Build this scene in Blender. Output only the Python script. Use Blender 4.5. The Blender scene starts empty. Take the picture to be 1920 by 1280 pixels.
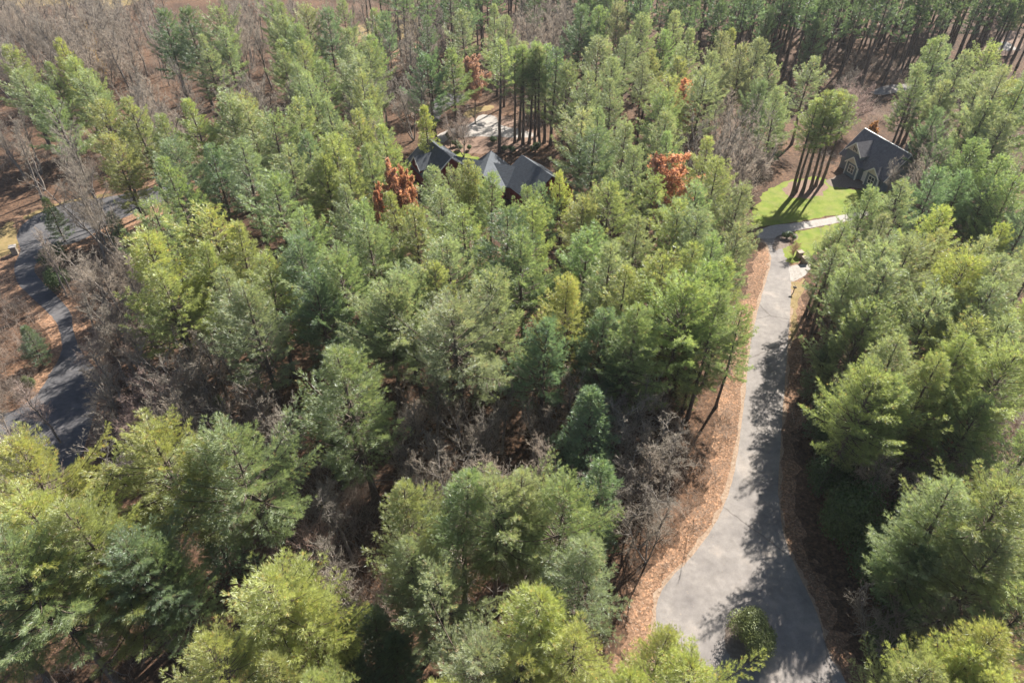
import bpy, bmesh, math
import numpy as np
from mathutils import Vector
from mathutils.geometry import tessellate_polygon

# ------------------------------------------------------------------ camera, sky, sun, exposure
CAM_H, PITCH, FPX = 68.0, math.radians(40.0), 1280.0      # FPX: focal length in photo pixels (1920 wide)
SUN_BEARING, SUN_ELEV = math.radians(35.0), math.radians(38.5)   # bearing clockwise from +Y
sc = bpy.context.scene
COL = sc.collection
cam_data = bpy.data.cameras.new('camera')
cam_data.sensor_width = 36.0
cam_data.lens = 36.0 * FPX / 1920.0
cam_data.clip_start = 0.5
cam_data.clip_end = 3000.0
cam = bpy.data.objects.new('camera', cam_data)
cam.location = (0, 0, CAM_H)
cam.rotation_euler = (math.radians(90) - PITCH, 0, 0)
COL.objects.link(cam)
sc.camera = cam

world = bpy.data.worlds.new('World')
sc.world = world
world.use_nodes = True
wn = world.node_tree.nodes
sky = wn.new('ShaderNodeTexSky')
sky.sky_type = 'NISHITA'
sky.sun_disc = False
sky.sun_elevation = SUN_ELEV
sky.sun_rotation = SUN_BEARING
sky.altitude = 700
sky.dust_density = 1.2
wn['Background'].inputs['Strength'].default_value = 0.05
world.node_tree.links.new(sky.outputs[0], wn['Background'].inputs['Color'])

sl = bpy.data.lights.new('sun', 'SUN')
sl.energy = 5.0
sl.angle = math.radians(0.5)
sl.color = (1.0, 0.945, 0.85)
sun = bpy.data.objects.new('sun', sl)
sun_dir = Vector((math.sin(SUN_BEARING) * math.cos(SUN_ELEV), math.cos(SUN_BEARING) * math.cos(SUN_ELEV), math.sin(SUN_ELEV)))
sun.rotation_euler = sun_dir.to_track_quat('Z', 'Y').to_euler()
sun.location = (60, 80, 120)
COL.objects.link(sun)

sc.view_settings.view_transform = 'Standard'
sc.view_settings.look = 'None'
sc.view_settings.gamma = 1.0
sc.view_settings.use_curve_mapping = False
sc.view_settings.exposure = 1.55
sc.cycles.use_denoising = True
sc.cycles.max_bounces = 3
sc.cycles.diffuse_bounces = 2
sc.cycles.transmission_bounces = 2
sc.cycles.glossy_bounces = 2
sc.cycles.transparent_max_bounces = 4

RNG = np.random.default_rng(7)

# ------------------------------------------------------------------ terrain height and photo-to-ground surveying
def sstep(a, b, v):
    t = np.clip((v - a) / (b - a), 0, 1)
    return t * t * (3 - 2 * t)
def terrain(x, y):
    # level valley floor, a wooded slope rising far off to the right
    s = x * 0.45 + y * 0.89
    return 9.0 * sstep(205, 330, s) * sstep(10, 110, x)
def ray(px, py):
    dx = (px - 960) / FPX
    dy = (640 - py) / FPX
    return dx, math.cos(PITCH) + dy * math.sin(PITCH), -math.sin(PITCH) + dy * math.cos(PITCH)
def gp(px, py, h=0.0):
    """ground position of a thing whose point at height h shows at photo pixel px, py"""
    d = ray(px, py)
    z = h
    for _ in range(6):
        t = (z - CAM_H) / d[2]
        x, y = d[0] * t, d[1] * t
        z = h + float(terrain(x, y))
    return x, y
def proj(x, y, z):
    vz = z - CAM_H
    dep = y * math.cos(PITCH) - vz * math.sin(PITCH)
    up = y * math.sin(PITCH) + vz * math.cos(PITCH)
    return 960 + FPX * x / dep, 640 - FPX * up / dep
def inside(poly, x, y):
    c = False
    j = len(poly) - 1
    for i in range(len(poly)):
        xi, yi = poly[i]
        xj, yj = poly[j]
        if (yi > y) != (yj > y) and x < (xj - xi) * (y - yi) / (yj - yi) + xi:
            c = not c
        j = i
    return c

def inside_many(poly, X, Y):
    P = np.asarray(poly, float)
    c = np.zeros(len(X), bool)
    j = len(P) - 1
    for i in range(len(P)):
        xi, yi = P[i]
        xj, yj = P[j]
        if yi != yj:
            c ^= ((yi > Y) != (yj > Y)) & (X < (xj - xi) * (Y - yi) / (yj - yi) + xi)
        j = i
    return c

# ------------------------------------------------------------------ materials
def new_mat(name):
    m = bpy.data.materials.new(name)
    m.use_nodes = True
    nt = m.node_tree
    nt.nodes.clear()
    out = nt.nodes.new('ShaderNodeOutputMaterial')
    return m, nt, out
def N(nt, t, **kw):
    n = nt.nodes.new(t)
    for k, v in kw.items():
        if k in n.inputs.keys():
            n.inputs[k].default_value = v
        else:
            setattr(n, k, v)
    return n
def ramp(nt, stops):
    r = nt.nodes.new('ShaderNodeValToRGB')
    e = r.color_ramp.elements
    while len(e) < len(stops):
        e.new(0.5)
    for i, (p, c) in enumerate(stops):
        e[i].position = p
        e[i].color = (*c, 1)
    return r
def noise(nt, coord, scale, detail=4, rough=0.6):
    n = nt.nodes.new('ShaderNodeTexNoise')
    n.inputs['Scale'].default_value = scale
    n.inputs['Detail'].default_value = detail
    n.inputs['Roughness'].default_value = rough
    nt.links.new(coord, n.inputs['Vector'])
    return n
def mix(nt, f, a, b, mode='MIX'):
    n = nt.nodes.new('ShaderNodeMix')
    n.data_type = 'RGBA'
    n.blend_type = mode
    for sock, v in ((n.inputs[0], f), (n.inputs[6], a), (n.inputs[7], b)):
        if isinstance(v, (int, float)):
            sock.default_value = v
        elif isinstance(v, tuple):
            sock.default_value = (*v, 1)
        else:
            nt.links.new(v, sock)
    return n.outputs[2]

def foliage_mat(name, trans=0.45, use_color=True, base=(0.08, 0.11, 0.04), gloss=0.035):
    """leaf material: object colour x per-tuft tint attribute, diffuse + translucent"""
    m, nt, out = new_mat(name)
    at = N(nt, 'ShaderNodeAttribute', attribute_name='tint')
    if use_color:
        oi = nt.nodes.new('ShaderNodeObjectInfo')
        col = mix(nt, 1.0, oi.outputs['Color'], at.outputs['Color'], 'MULTIPLY')
    else:
        col = mix(nt, 1.0, base, at.outputs['Color'], 'MULTIPLY')
    d = N(nt, 'ShaderNodeBsdfDiffuse')
    t = N(nt, 'ShaderNodeBsdfTranslucent')
    nt.links.new(col, d.inputs['Color'])
    tc = mix(nt, 1.0, col, (1.15 * trans * 2, 1.15 * trans * 2, 0.75 * trans * 2), 'MULTIPLY')
    nt.links.new(tc, t.inputs['Color'])
    ms = nt.nodes.new('ShaderNodeAddShader')
    nt.links.new(d.outputs[0], ms.inputs[0])
    nt.links.new(t.outputs[0], ms.inputs[1])
    g = N(nt, 'ShaderNodeBsdfGlossy', Roughness=0.45)
    g.inputs['Color'].default_value = (0.9, 0.95, 1, 1)
    m2 = N(nt, 'ShaderNodeMixShader', Fac=gloss)
    nt.links.new(ms.outputs[0], m2.inputs[1])
    nt.links.new(g.outputs[0], m2.inputs[2])
    nt.links.new(m2.outputs[0], out.inputs['Surface'])
    return m
def surf_mat(name, stops, scale=6.0, detail=6, rough=0.9, bump=0.0, bscale=None, coord='Object', extra=None, spec=0.2):
    m, nt, out = new_mat(name)
    tc = nt.nodes.new('ShaderNodeTexCoord')
    co = tc.outputs[coord]
    n = noise(nt, co, scale, detail)
    r = ramp(nt, stops)
    nt.links.new(n.outputs['Fac'], r.inputs[0])
    col = r.outputs[0]
    if extra:
        col = extra(nt, co, col)
    b = N(nt, 'ShaderNodeBsdfPrincipled', Roughness=rough)
    b.inputs['Specular IOR Level'].default_value = spec
    nt.links.new(col, b.inputs['Base Color'])
    if bump:
        bn = noise(nt, co, bscale or scale * 3, 6, 0.7)
        bp = N(nt, 'ShaderNodeBump', Strength=1.0, Distance=bump)
        nt.links.new(bn.outputs['Fac'], bp.inputs['Height'])
        nt.links.new(bp.outputs[0], b.inputs['Normal'])
    nt.links.new(b.outputs[0], out.inputs['Surface'])
    return m

M = {}
M['needles'] = foliage_mat('pine_needles', 0.5, gloss=0.07)
M['leaves'] = foliage_mat('broad_leaves', 0.35)
M['glossy_leaves'] = foliage_mat('evergreen_leaves', 0.25, gloss=0.025)
M['pine_bark'] = surf_mat('pine_bark', [(0.3, (0.065, 0.05, 0.042)), (0.7, (0.19, 0.15, 0.125))], 3.0, 6, 0.95, 0.03)
M['grey_bark'] = surf_mat('grey_bark', [(0.3, (0.13, 0.113, 0.1)), (0.7, (0.29, 0.255, 0.23))], 2.0, 5, 0.95)
def twig_mat():
    m, nt, out = new_mat('twigs')
    oi = nt.nodes.new('ShaderNodeObjectInfo')
    at = N(nt, 'ShaderNodeAttribute', attribute_name='tint')
    col = mix(nt, 1.0, oi.outputs['Color'], at.outputs['Color'], 'MULTIPLY')
    # twigs are round: part of their lit side wraps into view, hence diffuse plus translucent
    d = N(nt, 'ShaderNodeBsdfDiffuse')
    t = N(nt, 'ShaderNodeBsdfTranslucent')
    ms = N(nt, 'ShaderNodeMixShader', Fac=0.5)
    nt.links.new(col, d.inputs['Color'])
    nt.links.new(col, t.inputs['Color'])
    nt.links.new(d.outputs[0], ms.inputs[1])
    nt.links.new(t.outputs[0], ms.inputs[2])
    nt.links.new(ms.outputs[0], out.inputs['Surface'])
    return m
M['twigs'] = twig_mat()

def litter_extra(nt, co, col):
    big = noise(nt, co, 0.09, 4, 0.55)
    r = ramp(nt, [(0.35, (0.55, 0.5, 0.48)), (0.65, (1.15, 1.0, 0.9))])
    nt.links.new(big.outputs['Fac'], r.inputs[0])
    c = mix(nt, 1.0, col, r.outputs[0], 'MULTIPLY')
    v = nt.nodes.new('ShaderNodeTexVoronoi')
    v.inputs['Scale'].default_value = 5.0
    nt.links.new(co, v.inputs['Vector'])
    sep = nt.nodes.new('ShaderNodeSeparateColor')
    nt.links.new(v.outputs['Color'], sep.inputs[0])
    r2 = ramp(nt, [(0.0, (0.6, 0.55, 0.5)), (0.6, (1.0, 1.0, 1.0)), (1.0, (1.7, 1.5, 1.3))])
    nt.links.new(sep.outputs[0], r2.inputs[0])
    return mix(nt, 0.8, c, mix(nt, 1.0, c, r2.outputs[0], 'MULTIPLY'))
M['litter'] = surf_mat('leaf_litter_ground', [(0.3, (0.05, 0.034, 0.024)), (0.5, (0.105, 0.072, 0.051)), (0.72, (0.185, 0.132, 0.097))], 1.6, 8, 0.95, 0.08, 7.0, extra=litter_extra)
M['verge'] = surf_mat('leafy_verge', [(0.3, (0.12, 0.08, 0.055)), (0.5, (0.235, 0.165, 0.118)), (0.7, (0.34, 0.25, 0.182))], 3.0, 8, 0.95, 0.06, 9.0, extra=litter_extra)
def asphalt_extra(nt, co, col):
    big = noise(nt, co, 0.22, 5, 0.6)
    r = ramp(nt, [(0.3, (0.72, 0.72, 0.74)), (0.55, (1.0, 1.0, 1.0)), (0.72, (1.35, 1.3, 1.24))])
    nt.links.new(big.outputs['Fac'], r.inputs[0])
    c = mix(nt, 1.0, col, r.outputs[0], 'MULTIPLY')
    # thin cracks
    wob = noise(nt, co, 0.8, 3)
    mp = nt.nodes.new('ShaderNodeMixRGB')
    mp.inputs[0].default_value = 0.35
    nt.links.new(co, mp.inputs[1])
    nt.links.new(wob.outputs['Color'], mp.inputs[2])
    v = nt.nodes.new('ShaderNodeTexVoronoi')
    v.feature = 'DISTANCE_TO_EDGE'
    v.inputs['Scale'].default_value = 0.05
    nt.links.new(mp.outputs[0], v.inputs['Vector'])
    r2 = ramp(nt, [(0.0, (0.6, 0.58, 0.57)), (0.004, (1, 1, 1))])
    nt.links.new(v.outputs['Distance'], r2.inputs[0])
    c = mix(nt, 1.0, c, r2.outputs[0], 'MULTIPLY')
    fine = noise(nt, co, 14.0, 4, 0.8)
    r3 = ramp(nt, [(0.3, (0.8, 0.8, 0.8)), (0.7, (1.2, 1.2, 1.2))])
    nt.links.new(fine.outputs['Fac'], r3.inputs[0])
    c = mix(nt, 1.0, c, r3.outputs[0], 'MULTIPLY')
    # scattered fallen leaves
    lf = nt.nodes.new('ShaderNodeTexVoronoi')
    lf.inputs['Scale'].default_value = 1.9
    nt.links.new(co, lf.inputs['Vector'])
    r4 = ramp(nt, [(0.0, (1, 1, 1)), (0.1, (0, 0, 0))])
    nt.links.new(lf.outputs['Distance'], r4.inputs[0])
    return mix(nt, mix(nt, 1.0, r4.outputs[0], (0.6, 0.6, 0.6), 'MULTIPLY'), c, (0.33, 0.2, 0.11))
M['asphalt'] = surf_mat('worn_asphalt', [(0.3, (0.185, 0.167, 0.155)), (0.7, (0.255, 0.232, 0.216))], 1.2, 7, 0.85, 0.01, 20, extra=asphalt_extra)
M['shade_toned_asphalt'] = surf_mat('shade_toned_asphalt', [(0.3, (0.07, 0.069, 0.074)), (0.7, (0.12, 0.115, 0.118))], 1.2, 7, 0.85, 0.01, 20, extra=asphalt_extra)  # the second road's shade is put into this darker base colour
M['concrete'] = surf_mat('concrete', [(0.3, (0.26, 0.238, 0.218)), (0.7, (0.36, 0.33, 0.305))], 2.0, 6, 0.9)
M['gutter'] = surf_mat('leafy_gutter', [(0.3, (0.2, 0.135, 0.09)), (0.7, (0.36, 0.27, 0.2))], 2.5, 6, 0.95)
M['mulch'] = surf_mat('pine_straw_mulch', [(0.3, (0.15, 0.095, 0.07)), (0.7, (0.24, 0.165, 0.125))], 3.0, 6, 0.95, 0.05)
M['dark_mulch'] = surf_mat('dark_mulch', [(0.3, (0.12, 0.095, 0.078)), (0.7, (0.22, 0.175, 0.145))], 3.0, 6, 0.95, 0.05)
def lawn_extra(nt, co, col):
    big = noise(nt, co, 0.35, 6, 0.65)
    r = ramp(nt, [(0.45, (0, 0, 0)), (0.75, (0.5, 0.5, 0.5))])
    nt.links.new(big.outputs['Fac'], r.inputs[0])
    return mix(nt, r.outputs[0], col, (0.26, 0.21, 0.09))
M['lawn'] = surf_mat('mown_lawn', [(0.25, (0.085, 0.14, 0.016)), (0.5, (0.145, 0.19, 0.022)), (0.75, (0.21, 0.225, 0.045))], 0.6, 8, 0.9, 0.05, 14, extra=lawn_extra)
M['dry_grass'] = surf_mat('dry_grass', [(0.25, (0.14, 0.11, 0.045)), (0.5, (0.23, 0.17, 0.075)), (0.75, (0.28, 0.2, 0.1))], 0.8, 8, 0.9, 0.05, 14)

# ------------------------------------------------------------------ mesh helpers
def mesh_tris(name, V, F, mats, tint=None, fmat=None, smooth=False):
    V = np.asarray(V, np.float32)
    F = np.asarray(F, np.int32)
    me = bpy.data.meshes.new(name)
    me.vertices.add(len(V))
    me.vertices.foreach_set('co', V.ravel())
    k = F.shape[1]
    me.loops.add(F.size)
    me.loops.foreach_set('vertex_index', F.ravel())
    me.polygons.add(len(F))
    me.polygons.foreach_set('loop_start', np.arange(0, F.size, k, dtype=np.int32))
    if fmat is not None:
        me.polygons.foreach_set('material_index', np.asarray(fmat, np.int32))
    if smooth:
        me.polygons.foreach_set('use_smooth', np.ones(len(F), bool))
    me.update(calc_edges=True)
    if tint is not None:
        a = me.attributes.new('tint', 'FLOAT_COLOR', 'POINT')
        t = np.ones((len(V), 4), np.float32)
        t[:, :3] = tint
        a.data.foreach_set('color', t.ravel())
    for m in (mats if isinstance(mats, (list, tuple)) else [mats]):
        me.materials.append(m)
    return me
class Tubes:
    """collects tapered tubes as triangles"""
    def __init__(s):
        s.V, s.F, s.T, s.n = [], [], [], 0
    def add(s, pts, rad, sides=5, tint=(1, 1, 1)):
        P = np.asarray(pts, float)
        n = len(P)
        d = np.gradient(P, axis=0)
        d /= np.linalg.norm(d, axis=1)[:, None] + 1e-9
        ref = np.array([0, 0, 1.0]) if abs(d[0][2]) < 0.8 else np.array([1.0, 0, 0])
        u = np.cross(d, ref)
        u /= np.linalg.norm(u, axis=1)[:, None] + 1e-9
        w = np.cross(d, u)
        a = np.arange(sides) * 2 * math.pi / sides
        ring = (u[:, None, :] * np.cos(a)[None, :, None] + w[:, None, :] * np.sin(a)[None, :, None]) * np.asarray(rad, float)[:, None, None]
        s.V.append((P[:, None, :] + ring).reshape(-1, 3))
        i = np.arange(n - 1)[:, None] * sides
        j = np.arange(sides)[None, :]
        j2 = (j + 1) % sides
        A, B, C, D = i + j, i + j2, i + sides + j2, i + sides + j
        f = np.concatenate([np.stack([A, B, C], -1).reshape(-1, 3), np.stack([A, C, D], -1).reshape(-1, 3)]) + s.n
        s.F.append(f)
        s.T.append(np.tile(np.asarray(tint, float), (n * sides, 1)))
        s.n += n * sides
    def mesh(s, name, mat, tint=False):
        return mesh_tris(name, np.concatenate(s.V), np.concatenate(s.F), mat, np.concatenate(s.T) if tint else None, smooth=True)
def unit(v):
    return v / (np.linalg.norm(v, axis=-1, keepdims=True) + 1e-9)
def tufts_mesh(name, P, D, size, K, width, spread, tint, mat, rng):
    """bursts of narrow needle blades: P base points, D axis directions"""
    n = len(P)
    D = unit(D)
    rnd = unit(rng.normal(size=(n, K, 3)))
    dirs = unit(D[:, None, :] + rnd * spread)
    L = (size * rng.uniform(0.7, 1.25, n))[:, None] * rng.uniform(0.75, 1.15, (n, K))
    side = unit(np.cross(dirs, unit(rng.normal(size=(n, K, 3)))))
    base = P[:, None, :] + dirs * (L * 0.05)[..., None]
    tip = base + dirs * L[..., None]
    mid = base + dirs * (L * 0.45)[..., None]
    w = width * rng.uniform(0.7, 1.3, (n, K))[..., None]
    # blade: widest at mid-length, triangle pair folded into one triangle base->mid sides->tip
    V = np.stack([mid + side * w - dirs * (L * 0.4)[..., None], mid - side * w, tip], 2).reshape(-1, 3)
    F = np.arange(len(V)).reshape(-1, 3)
    T = np.repeat(tint, K * 3, axis=0)
    return mesh_tris(name, V, F, mat, T)

# ------------------------------------------------------------------ white pines
def make_pine(seed, H, zb, R, K=6, size=0.42, width=0.055, top_exp=0.75, gap=0.55, nb=5, up=0.5, ragged=0.25, dead=14, tspace=0.26, lean=0.4):
    rng = np.random.default_rng(seed)
    tb = Tubes()
    nz = 12
    zz = np.linspace(-0.4, H * 0.985, nz)
    bend = np.cumsum(rng.normal(0, lean / nz, (nz, 2)), axis=0) * 2
    bend -= bend[0]
    tx = lambda z: np.array([np.interp(z, zz, bend[:, 0]), np.interp(z, zz, bend[:, 1])])
    r0 = 0.013 * H + 0.04
    rad = r0 * (1 - (zz + 0.4) / (H + 0.4)) ** 0.8 + 0.02
    rad[0] *= 1.35
    tb.add(np.column_stack([bend, zz]), rad, 8)
    lob = rng.uniform(0, 6.28, 4)
    lam = rng.uniform(0.05, ragged, 4)
    P, D, T = [], [], []
    z = zb
    while z < H - 0.25:
        t = (z - zb) / (H - zb)
        prof = (1 - t) ** top_exp * min(1.0, 0.6 + 1.6 * t)
        n = max(3, int(round(nb * rng.uniform(0.6, 1.3))))
        a0 = rng.uniform(0, 6.28)
        whorl = rng.uniform(0.78, 1.1)
        for i in range(n):
            az = a0 + i * 6.283 / n + rng.normal(0, 0.25)
            lobe = 1 + sum(lam[k] * math.sin((k + 1) * az + lob[k] + z * 0.25) for k in range(4))
            lobe = min(max(lobe, 0.55), 1.3)
            L = R * prof * lobe * whorl * rng.uniform(0.68, 1.12) + 0.25
            if rng.random() < 0.07:
                continue
            if rng.random() < 0.08:
                L *= 1.22
            el = math.radians(0 + 40 * t ** 1.2 + rng.normal(0, 7))
            c, s_ = math.cos(az), math.sin(az)
            b = tx(z)
            ss = np.linspace(0, 1, 5)
            hor = L * math.cos(el) * ss
            ver = L * (math.sin(el) * ss + 0.17 * up * 2 * ss ** 2.2)
            side = rng.normal(0, 0.06) * L * ss ** 2
            pts = np.column_stack([b[0] + c * hor - s_ * side, b[1] + s_ * hor + c * side, z + ver])
            tb.add(pts, np.linspace(0.014 * L + 0.012, 0.008, 5), 3)
            # twigs along the outer part
            s0 = 0.3 if L > 2 else 0.1
            nt_ = max(2, int((1 - s0) * L / 0.29))
            out = np.array([c, s_, 0])
            lat = np.array([-s_, c, 0])
            for q in range(nt_ + 1):
                s = s0 + (1 - s0) * (q + rng.uniform(0, 0.8)) / (nt_ + 1)
                p0 = np.array([np.interp(s, ss, pts[:, 0]), np.interp(s, ss, pts[:, 1]), np.interp(s, ss, pts[:, 2])])
                for sg in (-1, 1):
                    Lt = (0.36 * L * (1 - s) ** 0.8 + 0.38) * rng.uniform(0.6, 1.15)
                    an = math.radians(rng.uniform(28, 58))
                    td = out * math.cos(an) + lat * sg * math.sin(an) + np.array([0, 0, rng.uniform(-0.05, 0.3)])
                    m = max(1, int(Lt / tspace))
                    f = 0.15 + 0.85 * (np.arange(m) + rng.uniform(0.1, 1, m)) / m
                    pp = p0 + td * (Lt * f)[:, None] + rng.normal(0, 0.06, (m, 3))
                    P.append(pp)
                    D.append(np.tile(td * 0.85 + out * 0.2 + np.array([0, 0, 0.55]), (m, 1)))
                    h = (pp[:, 2] - zb) / (H - zb)
                    rr = np.hypot(pp[:, 0] - b[0], pp[:, 1] - b[1]) / (R + 0.1)
                    g = rng.uniform(0.72, 1.28, m)
                    # brown cones and yellowed shoots near the tips and the top
                    tip = np.clip(h * 0.9 + rr * 0.25 + f * 0.15 - 0.6, 0, 1) * rng.uniform(0.3, 1.3, m)
                    cone = (rng.random(m) < 0.05 * np.clip(h * 2 - 0.7, 0, 1))[:, None]
                    base = np.column_stack([g * (1 + 0.36 * tip), g * (1 + 0.2 * tip), g * (1 - 0.1 * tip)])
                    brown = np.column_stack([g * 1.7, g * 1.15, g * 1.1])
                    T.append(np.where(cone, brown, base))
            # end tufts
            m = 4
            pp = pts[-1] + rng.normal(0, 0.14, (m, 3))
            P.append(pp)
            D.append(np.tile(out * 0.6 + np.array([0, 0, 0.8]), (m, 1)))
            T.append(np.tile([1.12, 1.1, 0.95], (m, 1)) * rng.uniform(0.85, 1.2, (m, 1)))
        z += gap * rng.uniform(0.7, 1.35) * (1.0 - 0.35 * (z - zb) / (H - zb))
    # leader
    b = tx(H)
    m = 14
    P.append(np.column_stack([np.full(m, b[0]), np.full(m, b[1]), np.linspace(H - 0.9, H + 0.1, m)]) + rng.normal(0, 0.1, (m, 3)))
    D.append(np.tile([0, 0, 1.0], (m, 1)))
    T.append(np.tile([1.25, 1.15, 0.85], (m, 1)))
    # dead snags under the crown, weathered grey
    db = Tubes()
    for i in range(dead):
        z = rng.uniform(zb * 0.35, zb * 1.25)
        az = rng.uniform(0, 6.28)
        L = rng.uniform(0.8, 3.0)
        b = tx(z)
        dd = np.array([math.cos(az), math.sin(az), rng.uniform(-0.25, 0.25)])
        p1 = np.array([b[0], b[1], z])
        kink = rng.normal(0, 0.2, 3)
        db.add([p1, p1 + dd * L * 0.5 + kink * 0.5, p1 + dd * L + kink], [0.045, 0.03, 0.01], 3)
        for q in range(2):
            s = rng.uniform(0.4, 0.9)
            e = unit(dd + rng.normal(0, 0.6, 3))
            db.add([p1 + dd * L * s, p1 + dd * L * s + e * L * 0.4], [0.018, 0.006], 3)
    P, D, T = np.concatenate(P), np.concatenate(D), np.concatenate(T)
    crown = tufts_mesh('pine_crown', P, D, size, K, width, 0.52, T, M['needles'], rng)
    nf = sum(len(f) for f in tb.F)
    Fd = [f + tb.n for f in db.F]
    FF = np.concatenate(tb.F + Fd)
    trunk = mesh_tris('pine_trunk', np.concatenate(tb.V + db.V), FF, [M['pine_bark'], M['grey_bark']], None, (np.arange(len(FF)) >= nf).astype(int), smooth=True)
    return trunk, crown, None, H, R

# ------------------------------------------------------------------ bare broadleaf trees
def make_bare(seed, H, R, stems=1, zb=0.35, nl=16, tw=1.0, upness=0.9, leaf=0, leaf_size=0.22):
    rng = np.random.default_rng(seed)
    tb, cr = Tubes(), Tubes()
    tips = []
    tri_b, tri_d, tri_l = [], [], []
    for s in range(stems):
        lean = rng.normal(0, 0.05 if stems == 1 else 0.22, 2)
        n = 8
        zz = np.linspace(-0.3, H * rng.uniform(0.85, 1.0), n)
        wig = np.cumsum(rng.normal(0, 0.012 * H, (n, 2)), axis=0)
        wig -= wig[0]
        px = wig + lean[None, :] * zz[:, None]
        r0 = 0.0125 * H / math.sqrt(stems) + 0.025
        rr = r0 * (1 - (zz + 0.3) / (zz[-1] + 0.35)) ** 0.9 + 0.012
        stem = np.column_stack([px, zz])
        tb.add(stem, rr, 6)
        for i in range(nl // stems + 2):
            z = zz[-1] * (zb + (0.97 - zb) * ((i + rng.random()) / (nl // stems + 2)))
            b = np.array([np.interp(z, zz, px[:, 0]), np.interp(z, zz, px[:, 1]), z])
            az = i * 2.4 + rng.normal(0, 0.4)
            t = (z / zz[-1] - zb) / (1 - zb)
            L = R * (1.0 - 0.62 * t) * rng.uniform(0.75, 1.2)
            d = unit(np.array([math.cos(az), math.sin(az), upness * rng.uniform(0.6, 1.4)]))
            q = np.linspace(0, 1, 5)
            kink = np.cumsum(rng.normal(0, 0.05 * L, (5, 3)), axis=0)
            kink -= kink[0]
            limb = b + d * (q * L)[:, None] + kink + np.array([0, 0, 1.0]) * (0.15 * L * q ** 2)[:, None]
            tb.add(limb, np.linspace(0.015 * L + 0.025, 0.014, 5), 4)
            nb_ = max(6, int(L * 3.4 * tw))
            for j in range(nb_):
                s_ = 0.22 + 0.78 * (j + rng.random()) / nb_
                p = np.array([np.interp(s_, q, limb[:, k]) for k in range(3)])
                d2 = unit(d + rng.normal(0, 0.55, 3) + np.array([0, 0, 0.25]))
                L2 = L * 0.42 * (1.15 - 0.6 * s_) * rng.uniform(0.7, 1.3)
                e = p + d2 * L2 + rng.normal(0, 0.06 * L2, 3)
                m_ = (p + e) / 2 + rng.normal(0, 0.06 * L2, 3)
                cr.add([p, m_, e], [0.026, 0.018, 0.007], 3, rng.uniform(1.0, 1.35, 1).repeat(3))
                n3 = max(5, int(L2 * 8.5 * tw))
                for k in range(n3):
                    s3 = 0.2 + 0.8 * (k + rng.random()) / n3
                    p3 = p + (e - p) * s3
                    d3 = unit(d2 + rng.normal(0, 0.6, 3) + np.array([0, 0, 0.2]))
                    tri_b.append(p3)
                    tri_d.append(d3)
                    tri_l.append(L2 * 0.55 * rng.uniform(0.6, 1.3))
    B, Dd, Ll = np.array(tri_b), np.array(tri_d), np.array(tri_l)
    # fine twigs: thin blades, each with two side shoots
    allB, allD, allL = [B], [Dd], [Ll]
    for k in range(4):
        f = rng.uniform(0.25, 0.95, len(B))
        allB.append(B + Dd * (Ll * f)[:, None])
        allD.append(unit(Dd + rng.normal(0, 0.55, B.shape)))
        allL.append(Ll * rng.uniform(0.35, 0.7, len(B)))
    B, Dd, Ll = np.concatenate(allB), np.concatenate(allD), np.concatenate(allL)
    sd = unit(np.cross(Dd, rng.normal(size=Dd.shape)))
    w = 0.015
    V3 = np.stack([B + sd * w, B - sd * w, B + Dd * Ll[:, None]], 1).reshape(-1, 3)
    tv = np.repeat(rng.uniform(0.7, 1.25, len(B)), 3)[:, None] * np.array([1.0, 0.985, 0.95])
    V = np.concatenate(cr.V + [V3])
    n0 = cr.n
    F = np.concatenate(cr.F + [np.arange(len(V3)).reshape(-1, 3) + n0])
    T = np.concatenate(cr.T + [tv])
    fm = np.zeros(len(F), int)
    mats = [M['twigs']]
    crown = mesh_tris('bare_crown', V, F, mats, T, fm)
    trunk = tb.mesh('bare_trunk', M['grey_bark'])
    lv = None
    if leaf:
        tipb = B + Dd * (Ll * rng.uniform(0.3, 1.0, len(B)))[:, None]
        pick = rng.choice(len(tipb), leaf)
        lv = leaf_mesh('leaf_cover', tipb[pick] + rng.normal(0, 0.12, (leaf, 3)), leaf_size, rng, M['leaves'])
    return trunk, crown, lv, H, R
def leaf_mesh(name, P, size, rng, mat, tint=None, normal=None, nf=0.0):
    n = len(P)
    a = unit(rng.normal(size=(n, 3)))
    if normal is not None:
        nn = unit(normal + rng.normal(size=(n, 3)) * (1 - nf))
        a = unit(np.cross(nn, a))
        b = np.cross(nn, a)
    else:
        b = unit(np.cross(a, rng.normal(size=(n, 3))))
    L = size * rng.uniform(0.7, 1.3, n)[:, None]
    V = np.stack([P - a * L * 0.5, P + b * L * 0.26, P + a * L * 0.5, P - b * L * 0.26], 1).reshape(-1, 3)
    F = np.arange(n * 4).reshape(-1, 4)
    T = np.repeat(tint if tint is not None else rng.uniform(0.65, 1.35, n)[:, None].repeat(3, 1), 4, axis=0)
    return mesh_tris(name, V, F, mat, T)
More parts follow.
